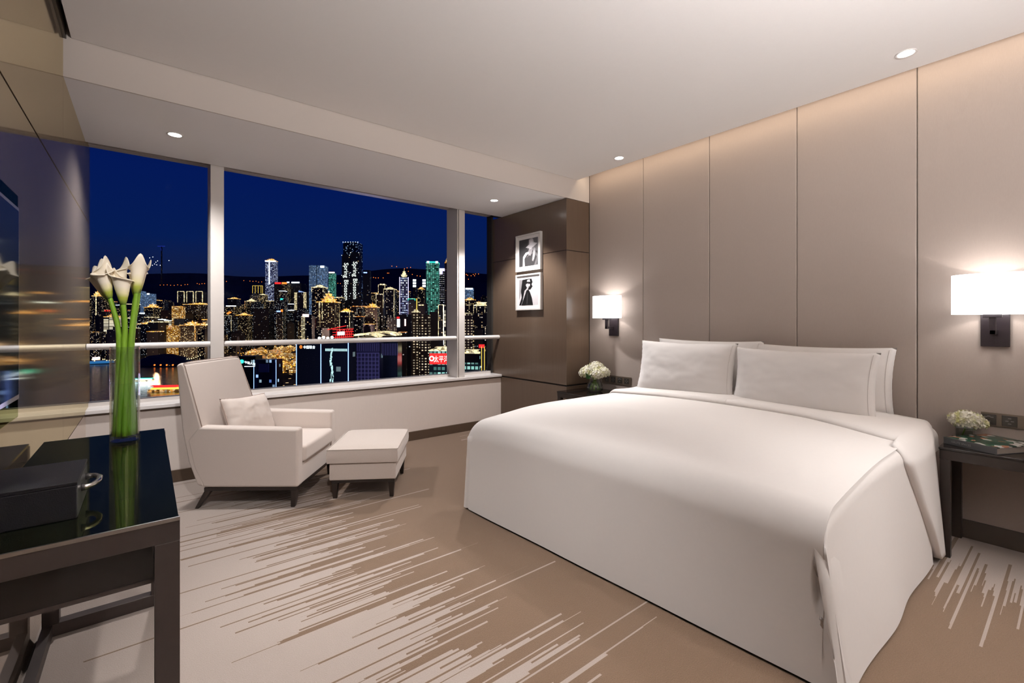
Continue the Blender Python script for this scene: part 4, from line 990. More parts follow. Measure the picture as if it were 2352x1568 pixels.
E_ = {'gold': glow('gold_glow', (1.0, 0.42, 0.05), 2.1), 'amber': glow('amber_glow', (1.0, 0.33, 0.05), 1.2), 'cream': glow('cream_glow', (1.0, 0.80, 0.42), 1.9),
      'white': emit('white_sign_light', (0.85, 0.95, 1.0), 2.6), 'blue': emit('blue_neon_strip', (0.22, 0.35, 1.0), 3.0), 'red': emit('red_neon_sign', (1.0, 0.03, 0.03), 1.2),
      'pink': emit('pinkish_white_sign', (1.0, 0.62, 0.55), 2.6), 'teal': emit('teal_sign_light', (0.05, 0.9, 0.65), 1.3), 'orange': emit('orange_emblem_light', (1.0, 0.22, 0.03), 1.6),
      'violet': emit('violet_sign_light', (0.65, 0.55, 1.0), 2.8), 'yellow': emit('yellow_neon_strip', (1.0, 0.66, 0.10), 1.3), 'dimgold': glow('dim_gold_glow', (0.9, 0.38, 0.06), 0.8), 'letter': emit('illuminated_lettering', (0.85, 0.95, 0.82), 1.5)}
def px(u, v, D):
    return Vector((0, 0, EYE)) + FW * D + RT * ((u - 1176) / FPX * D) + Vector((0, 0, (HORIZON - v) / FPX * D))
def remap(u, D):
    """the far bank of the river lies behind the left part of the view"""
    if D < 500: return D
    if u < 500: return max(D, 1450 + (D - 800) * 0.9)
    if u < 684 and D < 2200: return 1900 + (D - 800) * 0.9
    return D
class Bld:
    def __init__(self, u0, u1, vt, D, mat, rot=0.0, depth=None, lb=None, group=None, name='building', taper=0.0, cat='building', zb=None, near=False):
        D = D if near else remap(u0, D); self.W = (u1 - u0) / FPX * D; self.ztop = px(0, vt, D).z; self.H = self.ztop - (GZ if zb is None else zb)
        dpt = depth or self.W; r = rot; c_, s_ = abs(math.cos(r)), abs(math.sin(r))
        k = self.W / (self.W * c_ + dpt * s_); self.w = self.W * k; self.d = dpt * k
        fr = px((u0 + u1) / 2, HORIZON, D); base = Vector((fr.x, fr.y, 0)) + FW * (self.w * s_ + self.d * c_) / 2
        self.ax = Matrix.Rotation(-YAW + r, 3, 'Z'); self.base = base; self.gz = GZ if zb is None else zb
        self.t = thing(name, lb, cat, (base.x, base.y, self.gz), group)
        self.t.rotation_euler = (0, 0, -YAW + r)
        b = bm_(); w, d = self.w / 2, self.d / 2; k2 = 1 - taper
        lo = [b.verts.new((x, y, 0)) for x, y in ((-w, -d), (w, -d), (w, d), (-w, d))]
        hi = [b.verts.new((x * k2, y * k2, self.H)) for x, y in ((-w, -d), (w, -d), (w, d), (-w, d))]
        b.faces.new(hi)
        for i in range(4): b.faces.new((lo[i], lo[(i + 1) % 4], hi[(i + 1) % 4], hi[i]))
        self.raw('tower_block', b, B[mat])
    def raw(self, name, b, m):
        bmesh.ops.recalc_face_normals(b, faces=b.faces)
        me = bpy.data.meshes.new(name); b.to_mesh(me); b.free(); me.materials.append(m)
        o = bpy.data.objects.new(name, me); COL.objects.link(o); o.parent = self.t; return o
    def lbox(self, name, x0, x1, z0, z1, m, y0=None, y1=None):
        """box in fractions of half width; z measured down from the roof in metres"""
        b = bm_(); w, d = self.w / 2, self.d / 2
        y0 = -d * 1.04 if y0 is None else y0; y1 = -d + 0.5 if y1 is None else y1
        box(b, x0 * w, x1 * w, y0, y1, self.H - z0, self.H - z1); return self.raw(name, b, m)
    def crown(self, m='gold', tiers=2, h=None, band=True):
        h = (h or self.w * 0.28); h = h * self.w / max(self.w, 1) ; b = bm_(); w, d = self.w / 2, self.d / 2; z = self.H; k = 0.95
        if band:
            t_ = min(2.2, h * 0.2)
            for a in ((-w * 1.05, w * 1.05, -d * 1.05, -d * 0.98), (-w * 1.05, w * 1.05, d * 0.98, d * 1.05), (-w * 1.05, -w * 0.98, -d, d), (w * 0.98, w * 1.05, -d, d)): box(b, *a, z, z + t_)
        n_ = 5
        for i in range(tiers):
            k *= 0.66; z0 = z + h * 0.10 + h * 0.78 * i / tiers; z1 = z + h * 0.10 + h * 0.78 * (i + 0.80) / tiers; g = w * k / n_
            for q in range(n_): box(b, -w * k + 2 * g * q + g * 0.35, -w * k + 2 * g * q + g * 1.65, -d * k, d * k, z0, z1)
            box(b, -w * k * 1.12, w * k * 1.12, -d * k * 1.12, d * k * 1.12, z1, z1 + h * 0.07)
        if tiers > 1: box(b, -w * 0.05, w * 0.05, -d * 0.05, d * 0.05, z + h * 0.9, z + h * 1.2)
        self.raw('roof_crown', b, E_[m]); return self  # floodlit crown, its light put into the material as emission
    def pyramid(self, m='gold', h=None):
        h = h or self.w * 0.5; b = bm_(); w, d = self.w / 2, self.d / 2
        lo = [b.verts.new((x, y, self.H)) for x, y in ((-w, -d), (w, -d), (w, d), (-w, d))]; t = b.verts.new((0, 0, self.H + h)); b.faces.new(lo[::-1])
        for i in range(4): b.faces.new((lo[i], lo[(i + 1) % 4], t))
        self.raw('roof', b, E_[m]); return self
    def edges(self, m='cream', ww=None, down=None, top=True, xs=(-1, 1)):
        ww = (ww or self.w * 0.07) * 0.62; down = down or self.H * 0.6
        for x in xs:
            b = bm_(); cx = x * (self.w / 2); box(b, cx - ww / 2, cx + ww / 2, -self.d / 2 - ww / 2, -self.d / 2 + ww / 2, self.H - down, self.H); self.raw('light_strip', b, E_[m])
        if top: b = bm_(); box(b, -self.w / 2, self.w / 2, -self.d / 2 - ww / 2, -self.d / 2 + ww / 2, self.H - ww / 2, self.H + ww / 2); self.raw('roof_line_light', b, E_[m])
        return self
    def sign(self, m, x0, x1, z0, z1, glyph=False):
        if not glyph: self.lbox('roof_sign', x0, x1, z0, z1, E_[m]); return self
        b = bm_(); w, d = self.w / 2, self.d / 2; n = glyph; rr_ = random.Random(n * 7 + int(self.W)); H = abs(z0 - z1); tot = (x1 - x0) * w; cw_ = tot / n
        for i in range(n):
            cx = x0 * w + cw_ * i; zt = self.H - z0
            g = []
            for k in range(3): yy_ = zt + (k - 1) * H * 0.40; g.append((cx + cw_ * 0.12, cx + cw_ * 0.82, yy_ - H * 0.06, yy_ + H * 0.06))
            for k in range(2): xx = cx + cw_ * rr_.uniform(0.2, 0.7); g.append((xx, xx + cw_ * 0.13, zt - H * 0.46, zt + H * 0.46))
            for a in g: box(b, a[0], a[1], -d - 1.0, -d - 0.4, a[2], a[3])
        self.raw('sign_lettering', b, E_[m]); return self

# ---- background: hills, river bank, ground, water
def ribbon(name, pts, D0, D1, m, kind='structure', zb=GZ):
    b = bm_(); A_ = []
    for u, v in pts:
        t = px(u, v, D1); f = px(u, HORIZON, D0); A_.append((b.verts.new((f.x, f.y, zb)), b.verts.new(((t.x * 0.75 + f.x * 0.25), (t.y * 0.75 + f.y * 0.25), zb + (t.z - zb) * 0.62)), b.verts.new(t), b.verts.new((t.x * 1.3, t.y * 1.3, zb))))
    for i in range(len(A_) - 1):
        for k in range(3): b.faces.new((A_[i][k], A_[i + 1][k], A_[i + 1][k + 1], A_[i][k + 1]))
    o = obj(name, b, m, smooth=False); o['kind'] = kind; return o
M['hill'] = plain('haze_blue_wooded_hill', (0.025, 0.045, 0.14), 1.0, var=0.4, scale=0.01)  # blue night haze put into the hill colour
hp = [(60 + i * 20, 650 + 22 * noise.noise(Vector((i * 0.13, 1.7, 0))) + 7 * noise.noise(Vector((i * 0.5, 4.7, 0)))) for i in range(60)]
ribbon('hills', hp, 3300, 4600, M['hill'])
hp2 = [(60 + i * 20, 630 + 26 * noise.noise(Vector((i * 0.09, 9.7, 0)))) for i in range(60)]
ribbon('hills_far', hp2, 5200, 6500, M['hill'])
def groundmat():
    m, nt, b = newmat('city_ground'); m.cycles.emission_sampling = 'NONE'
    g = N(nt, 'ShaderNodeTexCoord'); v = N(nt, 'ShaderNodeTexVoronoi'); v.inputs['Scale'].default_value = 0.055; L(nt, g.outputs['Object'], v.inputs['Vector'])
    sp = N(nt, 'ShaderNodeSeparateColor'); L(nt, v.outputs['Color'], sp.inputs[0])
    dot = math_(nt, 'MULTIPLY', math_(nt, 'LESS_THAN', v.outputs['Distance'], 0.16), math_(nt, 'GREATER_THAN', sp.outputs[0], 0.45))
    L(nt, mixc(nt, sp.outputs[1], (1.0, 0.42, 0.08), (1.0, 0.75, 0.4)), b.inputs['Emission Color']); L(nt, math_(nt, 'MULTIPLY', dot, 1.4), b.inputs['Emission Strength'])
    b.inputs['Base Color'].default_value = (0.015, 0.012, 0.016, 1); b.inputs['Roughness'].default_value = 1.0
    return m
b = bm_()
c0 = [FW * d + RT * x for d, x in ((60, -900), (60, 900), (7000, 9000), (7000, -9000))]
b.faces.new([b.verts.new((p.x, p.y, GZ)) for p in c0]); o = obj('ground', b, groundmat()); o['kind'] = 'structure'
def watermat():
    m, nt, b = newmat('dark_river_water')
    b.inputs['Base Color'].default_value = (0.010, 0.008, 0.010, 1); b.inputs['Roughness'].default_value = 0.12
    g = N(nt, 'ShaderNodeTexCoord'); n1 = N(nt, 'ShaderNodeTexNoise'); n1.inputs['Scale'].default_value = 0.25; L(nt, g.outputs['Object'], n1.inputs['Vector'])
    bp = N(nt, 'ShaderNodeBump'); bp.inputs['Strength'].default_value = 0.35; bp.inputs['Distance'].default_value = 1.0; L(nt, n1.outputs[0], bp.inputs['Height']); L(nt, bp.outputs[0], b.inputs['Normal'])
    return m
def at_z(u, v, z):
    D = (EYE - z) * FPX / (v - HORIZON); p = px(u, v, D); return Vector((p.x, p.y, z))
b = bm_(); riv = [(-60, 842), (120, 840), (270, 836), (410, 842), (470, 852), (540, 868), (600, 880), (700, 930), (760, 1100), (-400, 1100)]
b.faces.new([b.verts.new(at_z(u, v, GZ + 1.0)) for u, v in riv]); o = obj('river', b, watermat()); o['kind'] = 'structure'
def lights(name, pts, r, m, lb, cat='street light', group=None):
    """each lamp one object, sharing its mesh"""
    b = bm_(); bmesh.ops.create_icosphere(b, subdivisions=1, radius=1.0); me = bpy.data.meshes.new(name); b.to_mesh(me); b.free(); me.materials.append(m)
    for p in pts:
        o = bpy.data.objects.new(name, me); COL.objects.link(o); o.location = p; o.scale = (r, r, r); tag(o, lb, cat, group)
rc = random.Random(21)
lights('street_light', [px(u, 650 + 5 * math.sin(u * 0.02) + rc.uniform(-1, 1), 3300) for u in [205, 212, 219, 228, 236, 310, 320, 328, 368, 376, 384, 392, 400, 408, 416, 425, 431, 453, 458, 464, 470, 520, 560, 574, 581, 588, 594, 601, 634, 642, 650, 658, 664, 700, 746, 752, 758, 764, 770, 776, 782]], 2.6, E_['orange'], 'orange street light in the string of lamps along the dark hillside', group='lamps along the hillside')
lights('street_light', [px(u, v + (5 if u > 1060 else 1), 4300) for u, v in [(900, 610), (911, 611), (929, 616), (935, 614), (943, 613), (938, 622), (890, 626), (893, 626), (858, 636), (863, 637), (869, 637), (880, 637), (947, 629), (958, 632), (965, 633), (1071, 625), (1074, 627), (1082, 628), (1087, 625), (1092, 624), (1090, 628), (1099, 624), (1076, 636)]], 4.0, E_['orange'], 'orange light dotted on the far dark hilltop', group='lights on the far hilltop')
lights('street_light', [px(u, v, 3000) for u, v in [(344, 592), (351, 590), (355, 606), (350, 609), (358, 602), (360, 608), (368, 609), (362, 599), (388, 598)]], 2.4, E_['white'], 'small white light on the dark hill left of the window post', group='white lights on the hill')

# ---- landmark buildings, left bay
x = Bld(369.5, 371.5, 566, 4200, 'dim', 0.0, lb='faint far tower on the hill topped by tiny blue beacon lights', zb=-60); b = bm_()
for k in range(6): bmesh.ops.create_icosphere(b, subdivisions=1, radius=3.2, matrix=Matrix.Translation(((k / 2.5 - 1) * 32, -x.d / 2, x.H + 3)))
for k in range(3): bmesh.ops.create_icosphere(b, subdivisions=1, radius=2.6, matrix=Matrix.Translation((k * 3 - 4, -x.d / 2 - 2, x.H - 16 - k * 10)))
x.raw('beacon_light', b, emit('faint_blue_beacon', (0.05, 0.08, 1.0), 0.6))
x = Bld(193, 208, 686, 1400, 'warm', 0.0, lb='tower with cream roof line at the far left edge of the window view').edges('cream', top=True, down=4)
x = Bld(209, 225, 680, 1350, 'dark', 0.1, lb='tower with a glowing lantern roof and a long white light strip, behind the calla lilies'); x.crown('gold', 2, 22); x.lbox('light_strip', 0.15, 0.42, -6, 82, E_['cream'])
x = Bld(226, 243, 686, 1420, 'warm', 0.0, lb='tower with cream lit roof line right of the lantern tower').edges('cream', down=4)
x = Bld(238, 262, 728, 1080, 'rows', 0.0, lb='tower with stacked cream balcony lights and a gold tiered crown behind the lilies'); x.crown('gold', 3, 14); x.sign('red', -0.85, 0.9, -24, -30, glyph=4)
x = Bld(225, 240, 715, 1150, 'dim', 0.2, lb='slim dark block between two lit towers behind the lilies')
x = Bld(196, 224, 762, 900, 'dark', 0.2, lb='low dark block with scattered windows at the far left of the river bank'); x.edges('gold', 0.8, 2)
x = Bld(303, 324, 668, 2200, 'blue', 0.3, lb='dim blue tower just right of the lilies'); x = Bld(327, 345, 674, 2150, 'blue', 0.0, lb='slim blue lit tower with a white top right of the lilies'); x.sign('white', 0.2, 0.8, -2, 6)
x = Bld(328, 354, 706, 1300, 'warm', 0.1, lb='tower block with two golden domed roofs left of the golden slab'); x.crown('gold', 2, 16)
x = Bld(304, 332, 718, 1250, 'cool', 0.1, lb='low block with a white light line behind the vase'); x.sign('white', 0.0, 0.9, 0, 4)
x = Bld(313, 349, 744, 1000, 'cool', 0.0, lb='dark block with bluish windows and a gold crown right of the lily stems'); x.edges('cream', 1.6, 60).crown('gold', 2, 10)
x = Bld(350, 375, 736, 1040, 'rows', 0.0, lb='grey tower with fluted uplights left of the golden slab'); x.crown('white', 2, 6)
x = Bld(366, 385, 712, 1300, 'red', 0.2, lb='dim brownish tower left of the bright golden slab')
x = Bld(388, 414, 703, 1150, 'gold', 0.35, lb='slab tower floodlit all gold in the left window bay'); x.edges('gold', 1.5, 44)
x = Bld(376, 396, 747, 950, 'gold', 0.0, lb='small block glowing amber below the golden slab'); x.lbox('floodlit_panel', 0.1, 0.85, 1, 12, E_['amber'])
for u in (408, 429, 450): x = Bld(u, u + 15, 669, 1750, 'dim', 0.0, lb={408: 'left of the three towers outlined in yellow light', 429: 'middle of the three towers outlined in yellow light', 450: 'right of the three towers outlined in yellow light, beside the window post'}[u]); x.edges('cream', 3.4, 55)
x = Bld(421, 467, 699, 1250, 'dark', 0.0, lb='wide dark tower with a gold crown below the three outlined towers'); x.crown('gold', 2, 8)
x = Bld(413, 447, 747, 860, 'warm', 0.0, lb='broad block with golden pavilion roof in the left bay'); x.edges('gold', 1.1, 50).crown('gold', 2, 13)
x = Bld(449, 483, 747, 850, 'warm', 0.0, lb='broad block with golden pavilion roof partly behind the left window post'); x.edges('gold', 1.1, 50).crown('gold', 2, 13)
# ---- middle bay
x = Bld(506, 531, 724, 880, 'cool', 0.0, lb='dark block with orange globe sculpture lights on top beside the left window post'); x.edges('cream', 1.3, 70)
b = bm_()
for cx in (-5, 1.5, 6): bmesh.ops.create_icosphere(b, subdivisions=2, radius=4.5 if cx < 5 else 3.5, matrix=Matrix.Translation((cx, 0, x.H + 9 + (cx > 0) * 4)))
x.raw('lit_globe', b, E_['orange'])
x = Bld(514, 542, 702, 1180, 'warm', 0.1, lb='block with a white light line above the orange globes'); x.sign('white', -0.8, 0.9, -1, 3)
x = Bld(521, 542, 686, 1500, 'dim', 0.1, lb='block with a small golden lantern roof beside the left window post'); x.crown('gold', 2, 9)
x = Bld(538, 567, 724, 950, 'warm', 0.15, lb='brown uplit tower with a gold crown left of the dark bluish block'); x.crown('gold', 3, 12)
x = Bld(560, 583, 692, 1280, 'warm', 0.1, lb='tower with a gold pagoda roof left of the white pyramid roof'); x.edges('amber', 1.5, 40).crown('cream', 3, 14)
x = Bld(580, 603, 656, 1800, 'dim', 0.0, lb='tower with yellow outlined columns left of the tallest white-topped tower'); x.edges('yellow', 2.2, 46, xs=(-1, -0.45, 0.15, 0.7, 1))
x = Bld(592, 608, 677, 1400, 'warm', 0.1, lb='block with a small white pyramid roof'); x.pyramid('cream', 8)
x = Bld(604, 630, 598, 1650, 'spark', 0.25, lb='very tall tower with a glowing white and gold top and one white vertical strip'); x.lbox('light_strip', -0.30, -0.12, -4, 138, E_['white'], y0=-x.d / 2 - 4); x.crown('gold', 2, 14); x.lbox('roof_sign', -1.05, 1.05, -1, 7, E_['white'])
x = Bld(628, 645, 650, 1500, 'dim', 0.1, lb='dark tower under a red rooftop sign right of the very tall tower'); x.sign('red', -0.8, 0.95, -5, 5)
x = Bld(645, 662, 650, 1480, 'warm', 0.1, lb='dark tower under an orange rooftop sign'); x.sign('orange', -0.9, 0.5, -5, 5); x.sign('white', 0.55, 1.2, -8, -2)
x = Bld(664, 692, 650, 1520, 'dim', 0.0, lb='dark tower under a long white rooftop sign'); x.sign('white', -0.6, 0.7, -7, 0)
x = Bld(628, 652, 684, 1200, 'cool', 0.1, lb='dark tower with a green emblem on its corner'); x.sign('teal', 0.2, 0.7, 2, 9)
x = Bld(676, 704, 671, 1150, 'dim', 0.0, lb='tower with two columns of cream bars under a sail-shaped roof')
for a0, a1 in ((-1.0, -0.55), (0.5, 1.0)):
    b = bm_()
    for k in range(24): box(b, a0 * x.w / 2, a1 * x.w / 2, -x.d / 2 - 1, -x.d / 2, x.H - 2 - k * 3.6, x.H - 0.4 - k * 3.6)
    x.raw('light_bars', b, E_['cream'])
b = bm_(); prism(b, [(-x.w * 0.4, 0, x.H), (x.w * 0.25, 0, x.H), (-x.w * 0.38, 0, x.H + 11), ], (0, 3, 0)); x.raw('sail_roof', b, emit('pale_blue_sail', (0.35, 0.5, 0.9), 0.8))
x = Bld(577, 615, 709, 900, 'dim', 0.15, lb='broad dark bluish block with faint window grid in the middle bay')
x = Bld(633, 649, 715, 850, 'dark', 0.1, lb='slim tower with a blue and red neon top'); x.sign('blue', -0.9, 0.3, -3, 2); x.sign('orange', 0.35, 1.0, -8, 1)
x = Bld(689, 715, 725, 800, 'dark', 0.15, lb='white-topped tower with horizontal light bars on its left side'); x.sign('pink', -0.8, 0.4, -3, 2); b = bm_()
for k in range(22): box(b, -x.w * 0.5, -x.w * 0.18, -x.d / 2 - 1, -x.d / 2, x.H - 1.8 - k * 2.6, x.H - 0.7 - k * 2.6)
x.raw('light_bars', b, E_['cream'])
x = Bld(706, 743, 609, 1600, 'blue', 0.12, lb='tall twin-shafted tower floodlit pale blue'); x.sign('white', 0.5, 1.0, 1, 8); x.lbox('shadow_groove', -0.05, 0.02, 0, 200, M['gap'])
x = Bld(716, 742, 660, 1200, 'dark', 0.0, lb='stepped tower with cream roof lights in front of the pale blue tower'); x.edges('cream', 1.6, 12).crown('cream', 2, 8)
x = Bld(726, 768, 694, 1000, 'warm', 0.05, lb='broad tower with golden domes in front of the pale blue tower'); x.crown('gold', 3, 22); x.edges('cream', 1.6, 38, top=False, xs=(-0.75, -0.4))
x = Bld(754, 768, 626, 2200, 'green', 0.1, lb='small distant greenish tower with a lit roof'); x.sign('pink', -1, 1, -4, 2)
x = Bld(768, 786, 684, 1250, 'dark', 0.0, lb='grey residential tower left of the lettered twin towers'); x.crown('cream', 1, 4)
tw = []
for (u0, u1, vt, lb) in ((785, 803, 584, 'left of the dark twin towers with vertical illuminated lettering'), (805, 824, 578, 'right of the dark twin towers with vertical illuminated lettering')):
    x = Bld(u0, u1, vt, 1320, 'dim', 0.0, lb=lb); b = bm_(); hx = {785: 1.0, 805: -1.0}[u0]
    textmesh(b, '\u2042Spring Blossom' if False else 'Spring Blossom', 17.6, lambda u, v, x=x: Vector((-4.0 + v * 1.0 if True else 0, -x.d / 2 - 0.8, x.H - (24 if x.W < 23 else 28) - u)), 1.0)
    x.raw('vertical_lettering', b, E_['letter'])
    b = bm_(); s_ = x.w / 2
    for zz in (2, 60, 120): box(b, -s_ - 0.6, -s_ + 0.6, -x.d / 2 - 1, -x.d / 2, x.H - zz - 1.2, x.H - zz); box(b, s_ - 0.6, s_ + 0.6, -x.d / 2 - 1, -x.d / 2, x.H - zz - 1.2, x.H - zz)
    x.raw('corner_light', b, E_['white'])
x = Bld(788, 822, 556, 1400, 'navy', 0.0, lb='dark crown block rising behind the lettered twin towers'); x.edges('blue', 0.8, 3, top=False); b = bm_()
for k in range(7): bmesh.ops.create_icosphere(b, subdivisions=1, radius=1.1, matrix=Matrix.Translation(((k / 3 - 1) * x.w / 2, -x.d / 2, x.H + 0.5)))
x.raw('roof_light', b, E_['white'])
x = Bld(780, 803, 716, 780, 'dark', 0.0, lb='tower with a gold top and two columns of cream lights below the twin towers'); x.edges('cream', 1.1, 34).crown('gold', 2, 6)
x = Bld(832, 849, 620, 1800, 'dim', 0.1, lb='dark bluish tower right of the lettered twin towers'); x.sign('blue', -0.8, 0.2, 8, 12)
x = Bld(836, 866, 706, 950, 'warm', 0.1, lb='brown tower with a wide golden pavilion roof right of the twin towers'); x.crown('gold', 2, 9)
x = Bld(803, 830, 704, 1050, 'dark', 0.1, lb='dark block with an amber roof line at the foot of the twin towers'); x.edges('amber', 1.6, 4)
# ---- right part
x = Bld(869, 884, 654, 1250, 'dim', 0.0, lb='left of the two towers with stepped cream outlines'); x.edges('cream', 1.6, 22).crown('cream', 1, 4)
x = Bld(881, 905, 664, 1150, 'dark', 0.0, lb='right of the two towers with stepped cream outlines'); x.edges('cream', 1.2, 80).crown('cream', 2, 6)
x = Bld(864, 880, 675, 1000, 'dark', 0.0, lb='slim tower with cream bars in front of the stepped outlined towers'); x.edges('cream', 1.2, 30)
x = Bld(914, 937, 636, 1100, 'spark', 0.2, lb='tower sparkling blue and white with a lit spire'); x.crown('cream', 3, 16, band=False); x.edges('violet', 1.6, 90, top=False)
x = Bld(936, 953, 686, 1000, 'cool', 0.1, lb='small block with a green lit roof edge'); x.edges('teal', 1.6, 4)
for u in (948, 970):
    x = Bld(u, u + 8, 640, 2100, 'dim', 0.0, lb={948: 'left slim tower with stacked white light squares', 970: 'right slim tower with stacked white light squares'}[u]); b = bm_()
    for k in range(3): box(b, -x.w * 0.45, x.w * 0.45, -x.d / 2 - 1, -x.d / 2, x.H - 12 - k * 13, x.H - 3 - k * 13)
    x.raw('light_square', b, E_['white'])
x = Bld(958, 974, 664, 1500, 'warm', 0.1, lb='tower with an amber lantern top left of the green tower'); x.crown('gold', 2, 8)
x = Bld(939, 976, 696, 960, 'dim', 0.0, lb='dark slab with one tall yellow light strip left of the green tower'); x.lbox('light_strip', -0.05, 0.03, -10, 24, E_['yellow']); x.sign('cream', 0.2, 0.85, 3, 5)
x = Bld(976, 1007, 603, 1200, 'green', 0.1, taper=0.0, lb='tall tapering tower lit emerald green'); x.crown('teal', 1, 5); x.sign('white', -0.9, -0.5, -4, 1); x.sign('white', 0.5, 0.9, -4, 1)
x = Bld(1003, 1021, 622, 1420, 'dots', 0.1, lb='dark tower with rows of white dots and a bright violet-white billboard'); x.sign('violet', -0.95, 1.0, -8, 0); x.sign('violet', -0.4, 0.4, 0, 10)
x = Bld(1021, 1030, 604, 1500, 'red', 0.0, lb='dim reddish tower with a thin spire by the right window post'); x.pyramid('dimgold', 18)
x = Bld(1007, 1018, 700, 700, 'dark', 0.0, lb='tower edge with a tall cream light strip left of the right window post'); x.edges('cream', 1.2, 48)
x = Bld(1019, 1033, 700, 690, 'rows', 0.0, lb='tower with stacked cream bars touching the right window post'); x.edges('white', 1.0, 60, top=False, xs=(-1,))
x = Bld(908, 943, 722, 800, 'dim', 0.1, lb='pale block with a lit white and red shop sign'); x.sign('red', -1.0, -0.6, 4, 7); x.sign('white', -0.95, -0.55, 8, 22); x.sign('pink', 0.1, 0.3, 8, 20)
x = Bld(944, 963, 717, 720, 'check', 0.1, lb='brown tower with two glowing domes'); x.crown('cream', 2, 5)
x = Bld(963, 985, 722, 700, 'check', 0.0, lb='cream tower with a chequered pattern of lit windows')
x = Bld(984, 1009, 716, 740, 'dim', 0.1, lb='plain brown uplit block right of the chequered tower'); x.edges('amber', 0.8, 30, top=False, xs=(1,))
# ---- narrow bay
x = Bld(1062, 1088, 661, 1500, 'blue', 0.1, lb='tower with white-blue lit top in the narrow window bay'); x.sign('white', -0.6, 0.8, 0, 5)
x = Bld(1064, 1092, 689, 1150, 'warm', 0.1, lb='tower with a golden roof in the narrow window bay'); x.crown('gold', 2, 7)
x = Bld(1088, 1122, 702, 900, 'dark', 0.0, lb='tower with cream outlined double tops in the narrow window bay'); x.crown('cream', 1, 9); x.edges('cream', 1.0, 14, top=False, xs=(-1, -0.6, 0.5, 1))
x = Bld(1130, 1148, 642, 1000, 'cool', 0.1, lb='dark tower with a white-green neon top beside the brown pillar'); x.sign('cream', -0.9, 0.8, -2, 3); x.lbox('light_strip', -0.1, 0.05, 4, 60, E_['teal'])
x = Bld(1060, 1084, 719, 700, 'check', 0.0, lb='round-looking cream block with a bright roof ring in the narrow window bay'); x.edges('cream', 1.2, 3)
# ---- theatre roofs by the handrail
b = bm_()
t = thing('theatre', 'low theatre building with a red lattice roof just above the handrail', 'building', at_z(790, 800, GZ)); D = 700
p0 = px(766, 762, D); 
def quad(u0, u1, v0, v1, D, dd, th): return [px(u0, v0, D), px(u1, v1, D), px(u1, v1 - 3, D + dd), px(u0, v0 - 3, D + dd)]
for k in range(9): tube(b, [px(770 + k * 4.5, 778 - k * 0.5, D), px(775 + k * 4.2, 756 + (k % 2) * 2, D + 20)], 0.45, 5)
for k in range(4): tube(b, [px(764, 757 + k * 6, D), px(812, 755 + k * 6, D)], 0.5, 5)
tube(b, [px(752, 757, D), px(795, 748, D + 10)], 0.6, 5)
obj('lattice_roof', b, E_['red'], t)
b = bm_(); a = [px(768, 790, D + 1), px(812, 790, D + 1), px(812, 757, D + 30), px(768, 760, D + 30)]; prism(b, a, (0, 0, -8)); obj('roof_slab', b, B['red'], t)
b = bm_(); a = px(776, 775, D - 2); c2 = px(790, 768, D - 2); prism(b, [px(775, 762, D - 2), px(790, 761, D - 2), px(790, 769, D - 2), px(775, 770, D - 2)], FW * 3); obj('lit_screen', b, E_['white'], t)
for u0, u1, v0, lb in ((812, 868, 772, 'low curved hall roof glowing white above the handrail, left one'), (840, 908, 768, 'low curved hall roof glowing gold and white above the handrail, right one')):
    t = thing('hall', lb, 'building', at_z((u0 + u1) / 2, 800, GZ)); D = 640 if u0 < 820 else 660; b = bm_()
    pts = [px(u0 + (u1 - u0) * i / 10, v0 - 5 * math.sin(math.pi * i / 10) + i * 0.3, D) for i in range(11)]
    for i in range(10): prism(b, [pts[i], pts[i + 1], pts[i + 1] + FW * 40, pts[i] + FW * 40], (0, 0, 2.2))
    obj('roof', b, E_['cream'], t)
    b = bm_(); q_ = [px(u0, v0 + 3, D + 1), px(u1, v0 + 3, D + 1)]; prism(b, [q_[0], q_[1], q_[1] + FW * 38, q_[0] + FW * 38], (0, 0, -60)); obj('hall_block', b, B['dark'], t)
# floodlight burst is a lamp cluster on a roof
x = Bld(722, 770, 782, 560, 'dark', 0.1, lb='low roof with very bright floodlights just above the handrail'); b = bm_()
for k in range(4): bmesh.ops.create_icosphere(b, subdivisions=2, radius=1.7, matrix=Matrix.Translation((-8 + k * 5.0, -x.d / 2, x.H + 3 + (k % 2))))
x.raw('floodlight', b, emit('floodlight_lamp', (1.0, 1.0, 0.85), 9.0))
# ---- near office blocks below the handrail
x = Bld(681, 737, 790, 262, 'office', 0.0, depth=16, lb='near dark glass office with an orange emblem sign and blue neon corners, its left face'); x.edges('blue', 0.5, 60, top=False, xs=(-1, 1))
b = bm_(); cx, cz = -x.w * 0.5 + 2.6, x.H - 1.6
for k in range(24):
    a0, a1 = k * math.pi / 12, (k + 1) * math.pi / 12; prism(b, [(cx + 0.75 * math.cos(a0), -x.d / 2 - 0.3, cz + 0.95 * math.sin(a0)), (cx + 0.75 * math.cos(a1), -x.d / 2 - 0.3, cz + 0.95 * math.sin(a1)), (cx + 0.42 * math.cos(a1), -x.d / 2 - 0.3, cz + 0.55 * math.sin(a1)), (cx + 0.42 * math.cos(a0), -x.d / 2 - 0.3, cz + 0.55 * math.sin(a0))], (0, 0.2, 0))
box(b, cx - 0.12, cx + 0.12, -x.d / 2 - 0.35, -x.d / 2 - 0.2, cz - 0.2, cz + 0.2); x.raw('emblem', b, E_['orange'])
b = bm_(); textmesh(b, '\u4e2d\u56fd\u8054\u5408', 2.0, lambda u, v, x=x: Vector((-x.w * 0.5 + 4.0 + u * 0.86, -x.d / 2 - 0.3, x.H - 2.5 + v))); x.raw('sign_lettering', b, E_['white'])
